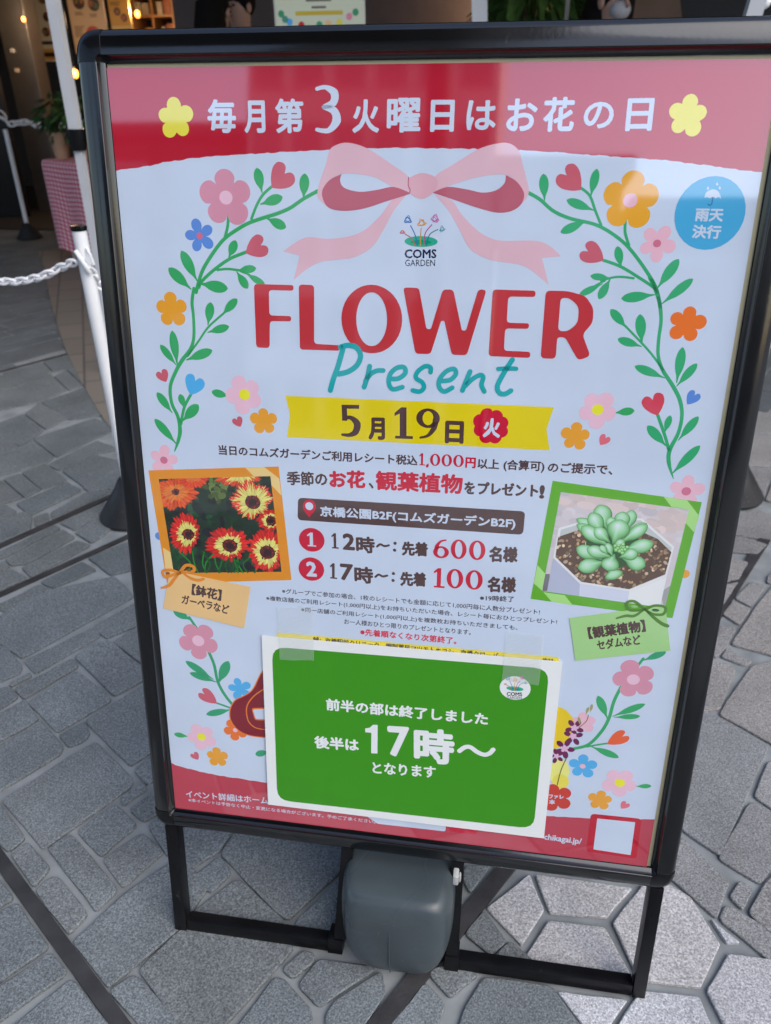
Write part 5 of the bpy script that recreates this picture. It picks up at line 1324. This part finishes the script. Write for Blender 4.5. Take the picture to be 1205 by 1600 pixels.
for px_, py_, Y, r, lab in ((37, 30, 7.2, .018, 'small glowing amber lamp beside the steel pillar'), (118, 115, 7.3, .032, 'amber lamp glowing behind the tent pole'), (766, 18, 6.0, .018, 'small amber lamp right of the middle tent pole'), (215, 22, 8.2, .028, 'amber lamp added to brighten the shop shelves')):  # the last lamp is added, to brighten the shelf goods
    q = atY(px_, py_, Y); t = empty('hanging_lamp', (q.x, q.y, q.z)); tag(t, lab, 'lamp')
    MB().ball((0, 0, 0), (r, r, r * 1.3)).build('bulb', LAMPE, t); MB().tube([(0, 0, r * 1.2), (0, 0, 3.19 - q.z)], .004, 6).build('cord', BLACKP, t); MB().lathe([(r * .5, r * 1.0), (r * .6, r * 1.7), (r * .2, r * 2.0)], n=12).build('socket', BLACKP, t)
    ld = bpy.data.lights.new('lamp_light', 'POINT'); ld.energy, ld.color, ld.shadow_soft_size = 6.0, (1, .66, .38), .06
    lo = link('lamp_light', ld, t); lo.location = (0, -.12, .02)

# boards with pictures of food
class WArt(Art):
    Y = 8.0
    def U(s, p):
        q = atY(p[0], p[1], s.Y); return Vector((q.x, -q.z))
    def P3(s, u, v, d): return Vector((u, s.Y + d, -v))
def board(px, Y, face, label, draw, name='menu_board', cat_='menu board', thick=.03):
    P = [atY(*q, Y) for q in px]
    x0, x1 = (P[0].x + P[3].x) / 2, (P[1].x + P[2].x) / 2; z1, z0 = (P[0].z + P[1].z) / 2, (P[2].z + P[3].z) / 2
    t = empty(name, ((x0 + x1) / 2, Y, z0)); tag(t, label, cat_)
    MB().box((x0 - (x0 + x1) / 2, .002, 0), ((x1 - x0) / 2, thick, z1 - z0), .002).build('panel', mat('board_panel', face, rough=.5, var=.08), t)
    a = WArt(); a.Y = Y; draw(a, lambda f, g: (x0 + (x1 - x0) * f, z1 + (z0 - z1) * g))
    if a.v:
        a.v = [v - Vector(t.location) for v in a.v]; a.build('printed_picture', t, FAR)
    return t
def rect(a, P, f0, g0, f1, g1, col, ly):
    a.uv([[Vector((P(f, g)[0], -P(f, g)[1])) for f, g in ((f0, g0), (f1, g0), (f1, g1), (f0, g1))]], col, ly)
def disc(a, P, f, g, r, col, ly):
    c = P(f, g); a.uv([[Vector((c[0] + r * math.cos(k * .3927), -c[1] + r * math.sin(k * .3927))) for k in range(16)]], col, ly)
rm = random.Random(21)
def dish(a, P, f, g, r, ly):
    disc(a, P, f, g, r, rgb(52, 42, 36), ly)
    for k in range(7): disc(a, P, f + rm.uniform(-.09, .09), g + rm.uniform(-.025, .025), r * rm.uniform(.2, .42), rgb(rm.randint(70, 170), rm.randint(48, 110), rm.randint(28, 70)), ly + 2 + k)
def lines(a, P, f0, f1, g, n_, c):
    for k in range(n_): rect(a, P, f0, g + k * .018, f0 + (f1 - f0) * rm.uniform(.55, 1), g + k * .018 + .008, c, 24)
def menu1(a, P):
    rect(a, P, .01, .01, .99, .99, rgb(188, 178, 156), 10)
    for g in (.14, .30, .46, .61, .74): dish(a, P, .32 + rm.uniform(0, .2), g, .042, 30); lines(a, P, .62, .95, g - .02, 3, rgb(70, 62, 52))
    rect(a, P, .1, .82, .9, .85, rgb(40, 36, 30), 20); rect(a, P, .04, .89, .96, .99, rgb(176, 128, 50), 20); rect(a, P, .15, .92, .8, .96, rgb(40, 26, 14), 30)
def menu2(a, P):
    rect(a, P, .01, .01, .99, .99, rgb(186, 160, 132), 10)
    for f, g in ((.28, .30), (.72, .27), (.33, .52), (.74, .54)): dish(a, P, f, g, .062, 30); lines(a, P, f - .16, f + .16, g + .09, 2, rgb(70, 56, 46))
    rect(a, P, .1, .03, .9, .15, rgb(160, 118, 36), 20); disc(a, P, .6, .83, .085, rgb(164, 50, 54), 20); lines(a, P, .08, .4, .74, 6, rgb(80, 64, 50)); lines(a, P, .1, .9, .93, 3, rgb(90, 60, 40))
def menu3(a, P):
    rect(a, P, .01, .01, .99, .99, rgb(190, 160, 96), 10)
    rect(a, P, .02, .02, .98, .25, rgb(160, 118, 36), 20); rect(a, P, .02, .55, .98, .95, rgb(176, 130, 44), 20)
    for f, g in ((.3, .4), (.7, .45), (.4, .75), (.7, .84)): dish(a, P, f, g, .036, 30)
    rect(a, P, .15, .1, .85, .16, rgb(30, 24, 18), 30); lines(a, P, .1, .9, .62, 3, rgb(50, 36, 20))
board([(46, -90), (92, -90), (92, 96), (46, 96)], 8.0, (.62, .57, .48), 'tall cream menu board with brown dishes, beside the pillar', menu1)
board([(104, -90), (160, -90), (160, 84), (104, 84)], 8.0, (.62, .50, .42), 'wide menu board with dark plates and a red spot', menu2)
board([(166, -70), (198, -70), (198, 46), (166, 46)], 8.05, (.66, .48, .20), 'narrow yellow menu board right of the plates', menu3)
# shelf with lit goods
def shelf():
    x0, x1 = atY(205, 20, 8.6).x, atY(270, 20, 8.6).x
    t = empty('display_shelf', (x0, 8.6, 0)); tag(t, 'warm lit wooden display shelf filled with small goods', 'shelf')
    WD = mat('warm_shelf_wood', (.50, .24, .08), rough=.5, var=.2)
    for z in (.4, .8, 1.2, 1.5, 1.8, 2.1): MB().box((0, 0, z), (x1 - x0, .35, z + .025), .002).build('shelf_board', WD, t)
    for x in (0, (x1 - x0) / 2, x1 - x0): MB().box((x - .0126, .001, 0), (x + .0126, .349, 2.3), .001).build('upright', WD, t)
    g = [mat('packet_amber', (.80, .38, .08), rough=.5), mat('packet_dark', (.05, .03, .02), rough=.5), mat('packet_cream', (.5, .42, .3), rough=.5), mat('packet_rust', (.36, .09, .03), rough=.5)]
    for z in (.4, .8, 1.2, 1.5, 1.8):
        x = .03
        while x < x1 - x0 - .08:
            w_ = rdp.uniform(.04, .09); h_ = rdp.uniform(.08, .22)
            if abs(x + w_ / 2 - (x1 - x0) / 2) > w_ / 2 + .015:
                o = MB().box((0, 0, 0), (w_ * .92, .1, h_), .006).build('packet', rdp.choice(g), loc=(x0 + x, 8.64, z + .0255)); tag(o, 'small packet standing on the warm lit display shelf', 'packet', 'packets on the display shelf')
            x += w_ + .008
shelf()
# event flyer on a stand
def flyer(a, P):
    rect(a, P, .02, .02, .98, .99, rgb(208, 214, 190), 10); rect(a, P, .02, .60, .26, .70, rgb(220, 130, 50), 20); rect(a, P, .74, .58, .98, .68, rgb(130, 160, 120), 20)
    rect(a, P, .08, .70, .24, .80, rgb(230, 190, 120), 30); rect(a, P, .78, .70, .95, .80, rgb(160, 190, 110), 30)
    for i, (w0, w1) in enumerate(((.3, .7), (.28, .72), (.36, .64), (.28, .72), (.36, .64), (.42, .58))): rect(a, P, w0, .60 + .05 * i, w1, .617 + .05 * i, rgb(110, 104, 96), 20)
    rect(a, P, .24, .885, .76, .915, rgb(200, 176, 60), 20)
    for f, g, c in ((.08, .90, (70, 150, 110)), (.12, .94, (80, 150, 130)), (.17, .96, (90, 170, 230)), (.30, .985, (190, 40, 50)), (.5, .985, (70, 150, 110)), (.6, .975, (230, 190, 140)), (.72, .97, (220, 210, 90)), (.83, .93, (220, 140, 160)), (.9, .90, (70, 150, 110))): disc(a, P, f, g, .014, rgb(*c), 40)
    rect(a, P, .02, .02, .98, .12, rgb(190, 60, 70), 20); rect(a, P, .25, .25, .75, .34, rgb(200, 60, 66), 20)
fl = board([(421, -190), (569, -190), (568, 42), (423, 42)], 3.3, (.6, .6, .52), 'pale flower event flyer board standing behind the poster stand', flyer, 'flyer_board', 'flyer', .012)
zb = fl.location.z
MB().box((-.012, .016, -zb), (.012, .034, .5), .002).build('stand_post', BLACKS, fl); MB().box((-.16, -.08, -zb), (.16, .13, -zb + .012), .003).build('base_plate', BLACKS, fl)
# brown board right
P_ = [atY(*q, 4.9) for q in ((985, 30), (1066, 30), (1046, -120), (1000, -120))]
bb = empty('brown_board', (P_[0].x, 4.9, 0)); tag(bb, 'brown cardboard panel with a slanted edge behind the masked person', 'board')
m = MB(); m.prism([(0, 0, 0), (P_[1].x - P_[0].x + .12, 0, 0), (P_[1].x - P_[0].x, 0, P_[1].z), (P_[2].x - P_[0].x, 0, 2.0), (.02, 0, 2.0)], (0, .03, 0)); m.build('panel', mat('brown_card', (.17, .10, .065), rough=.7, var=.1), bb, smooth=False)
MB().box((.1, .031, 0), (.14, .35, .04), .004).build('strut', mat('brown_strut', (.1, .06, .04), rough=.7), bb)
# bushy plant
q = atY(845, 20, 5.4)
t = empty('bushy_plant', (q.x, q.y, 0)); tag(t, 'bushy green plant in a dark planter behind the thin beige pole', 'plant')
MB().lathe([(.20, 0), (.21, .01), (.26, .50), (.28, .50), (.28, .54), (.24, .54), (.23, .50)], n=28).build('planter', BLACKP, t)
m = MB(); foliage(m, (0, 0, 1.45), .40, .62, 900, .20, rdp, .8); m.build('foliage', LEAFB, t, smooth=False)
m = MB(); m.tube([(0, 0, .5), (.02, .01, 1.0), (0, 0, 1.5)], [.022, .018, .012], 8); m.tube([(0.01, 0, .9), (.15, .05, 1.5)], [.012, .006], 6); m.build('stem', mat('plant_bark', (.05, .035, .02), rough=.9), t)

# ------------------------------------------------------------------ people seen over the top of the stand
SKIN = mat('skin', (.42, .25, .19), rough=.5, var=.05); HAIR = mat('black_hair', (.006, .005, .005), rough=.8, spec=.15)
def skinmesh(name, verts, edges, rad, m_, parent, lev=2):
    me = bpy.data.meshes.new(name); me.from_pydata(verts, edges, [])
    o = link(name, me, parent)
    o.modifiers.new('skin', 'SKIN'); 
    for v, r_ in zip(me.skin_vertices[0].data, rad): v.radius = r_ if isinstance(r_, tuple) else (r_, r_)
    me.skin_vertices[0].data[0].use_root = True
    ss = o.modifiers.new('sub', 'SUBSURF'); ss.levels = ss.render_levels = lev
    me.materials.append(m_)
    for p in me.polygons: p.use_smooth = True
    o.modifiers['skin'].use_smooth_shade = True
    return o
def person(x, y, h, face, label, top, mask=False, longhair=False, tilt=0.0):
    t = empty('person', (x, y, .008), (0, 0, face)); tag(t, label, 'person')
    s_ = h / 1.62
    V = [(0, 0, .90), (0, 0, 1.05), (0, .0, 1.22), (0, .0, 1.34), (0, -.01, 1.42), (tilt, -.02, 1.49), (tilt * 1.3, -.03, 1.545), (tilt * 1.5, -.015, 1.60),
         (.16, 0, 1.33), (.20, .01, 1.08), (.21, -.06, .86), (.215, -.08, .78), (-.16, 0, 1.33), (-.20, .01, 1.08), (-.21, -.06, .86), (-.215, -.08, .78),
         (.085, 0, .84), (.09, -.01, .48), (.095, .01, .10), (.10, -.10, .035), (-.085, 0, .84), (-.09, -.01, .48), (-.095, .01, .10), (-.10, -.10, .035)]
    E = [(0, 1), (1, 2), (2, 3), (3, 4), (4, 5), (5, 6), (6, 7), (3, 8), (8, 9), (9, 10), (10, 11), (3, 12), (12, 13), (13, 14), (14, 15), (0, 16), (16, 17), (17, 18), (18, 19), (0, 20), (20, 21), (21, 22), (22, 23)]
    Rr = [(.14, .10), (.125, .09), (.14, .095), (.13, .08), (.052, .052), (.068, .078), (.074, .090), (.060, .075), .05, .042, .034, .03, .05, .042, .034, .03, .085, .06, .042, .035, .085, .06, .042, .035]
    sc_ = lambda L_: [tuple(c * s_ for c in v) for v in L_]
    skinmesh('body', sc_(V), E, [tuple(q * s_ for q in r_) if isinstance(r_, tuple) else r_ * s_ for r_ in Rr], SKIN, t)
    jv, jr = V[0:4] + V[8:11] + V[12:15], [(.155, .115), (.14, .105), (.155, .11), (.145, .095), .062, .054, .046, .062, .054, .046]
    skinmesh('jacket', sc_(jv), [(0, 1), (1, 2), (2, 3), (3, 4), (4, 5), (5, 6), (3, 7), (7, 8), (8, 9)], [tuple(q * s_ for q in r_) if isinstance(r_, tuple) else r_ * s_ for r_ in jr], top, t)
    tv = [V[0]] + V[16:19] + V[20:23]
    skinmesh('trousers', sc_(tv), [(0, 1), (1, 2), (2, 3), (0, 4), (4, 5), (5, 6)], [tuple(q * s_ for q in r_) if isinstance(r_, tuple) else r_ * s_ for r_ in [(.15, .11), .095, .07, .06, .095, .07, .06]], mat('dark_trousers', (.02, .02, .025), rough=.8), t)
    hx, hy, hz = tilt * 1.3 * s_, -.03 * s_, 1.545 * s_
    m = MB()
    m.ball((hx, hy + .03 * s_, hz + .035 * s_), (.088 * s_, .098 * s_, .10 * s_), 3)
    if longhair: m.tube([(hx, hy + .07 * s_, hz + .04), (hx, hy + .09 * s_, hz - .08), (hx - .01, hy + .075 * s_, hz - .24), (hx, hy + .07, hz - .36)], [.085, .10, .085, .03], 14)
    m.build('hair', HAIR, t)
    m = MB()
    for sx_ in (-1, 1): m.ball((hx + sx_ * .030 * s_, hy - .086 * s_, hz + .005), (.014, .008, .006), 2); m.tube([(hx + sx_ * .016, hy - .092 * s_, hz + .028), (hx + sx_ * .032, hy - .093 * s_, hz + .034), (hx + sx_ * .048, hy - .082 * s_, hz + .027)], .0035, 6)
    m.build('eyes', HAIR, t)
    MB().tube([(hx, hy - .084 * s_, hz + .01), (hx, hy - .104 * s_, hz - .022), (hx, hy - .088 * s_, hz - .032)], [.007, .012, .007], 8).build('nose', SKIN, t)
    if mask:
        m = MB(); m.ball((hx, hy - .050 * s_, hz - .038), (.060 * s_, .046 * s_, .046 * s_), 3); m.build('face_mask', mat('white_mask', (.36, .36, .39), rough=.8), t)
    else: MB().ball((hx, hy - .084 * s_, hz - .052), (.022, .007, .007), 2).build('mouth', mat('lips', (.30, .10, .09), rough=.5), t)
    for sx_ in (-1, 1): MB().ball((hx + sx_ * .076 * s_, hy + .008, hz - .005), (.012, .022, .032), 2).build('ear', SKIN, t)
    return t
JB = mat('black_jacket', (.012, .012, .014), rough=.8); JW = mat('white_jacket', (.5, .5, .54), rough=.8)
q = atY(335, 16, 4.6); person(q.x, q.y, q.z + .06, R(165), 'person with long black hair seen from behind above the frame', JB, longhair=True)
q = atY(378, 20, 5.0); person(q.x, q.y, q.z + .10, R(-20), 'dark haired person in black facing the camera by the mauve wall', JB)
q = atY(952, 8, 4.0); person(q.x, q.y, q.z + .08, R(38), 'person in white with dark tied hair and a white face mask', JW, mask=True, longhair=True)

# ------------------------------------------------------------------ across the way, seen only as reflections in the glossy sheet
CONC = mat('pink_grey_cladding', (.84, .74, .72), rough=.7, var=.06, vscale=2); GLS = mat('dark_window_glass', (.22, .22, .24), rough=.05, spec=.8)
def block(name, x0, x1, y1, h, m_, label, nx, nz, depth=5):
    t = empty(name, ((x0 + x1) / 2, y1, 0)); tag(t, label, 'building')
    W_ = x1 - x0
    MB().box((-W_ / 2, -depth, -.006), (W_ / 2, 0, h), .0).build('wall', m_, t, smooth=False)
    MB().box((-W_ / 2 - .1, -depth - .1, h + .001), (W_ / 2 + .1, .12, h + .18), .0).build('roof', mat('grey_roof', (.10, .10, .11), rough=.7), t, smooth=False)
    for i in range(nx):
        for j in range(nz):
            cw, ch = W_ / nx, h / nz
            f = MB().box((-W_ / 2 + cw * (i + .14), -.02, ch * (j + .2)), (-W_ / 2 + cw * (i + .86), .03, ch * (j + .85)), 0).build('window', GREYM, t, smooth=False)
            MB().box((-W_ / 2 + cw * (i + .18), .0301, ch * (j + .24)), (-W_ / 2 + cw * (i + .82), .036, ch * (j + .81)), 0).build('pane', GLS, f, smooth=False)
    return t
block('office_building', -3.3, -.15, -9, 9.5, CONC, 'pink grey office building across the plaza facing the poster', 6, 9)
block('kiosk_building', -.05, 1.35, -8.6, 3.35, mat('dark_kiosk', (.30, .28, .27), rough=.6), 'low dark kiosk building across the plaza facing the poster', 2, 1)
block('side_building', -9.5, -3.5, -9.5, 4.0, mat('brown_cladding', (.12, .10, .09), rough=.7, var=.1), 'low brown building across the plaza left of the office', 5, 2)

block('plaza_wall_building', 1.6, 10, -9, 3.0, mat('dark_plaza_cladding', (.07, .065, .06), rough=.6), 'low dark building across the plaza to the right of the kiosk', 4, 1)
can = empty('added_canopy', (-5, -7, 0)); tag(can, 'unseen dark canopy added over the left half of the plaza to darken reflections', 'canopy')  # added out of view to darken the rail reflections and cut skylight
DC = mat('dark_added_canopy', (.03, .03, .032), rough=.6)
MB().box((-8, -3, 9.7), (5.6, 4.2, 10.0)).build('roof_slab', DC, can, smooth=False)
for x in (-7.5, -3.2, 4.2): MB().tube([(x, -1.2, -.006), (x, -1.2, 9.699)], .14, 12).build('column', DC, can)
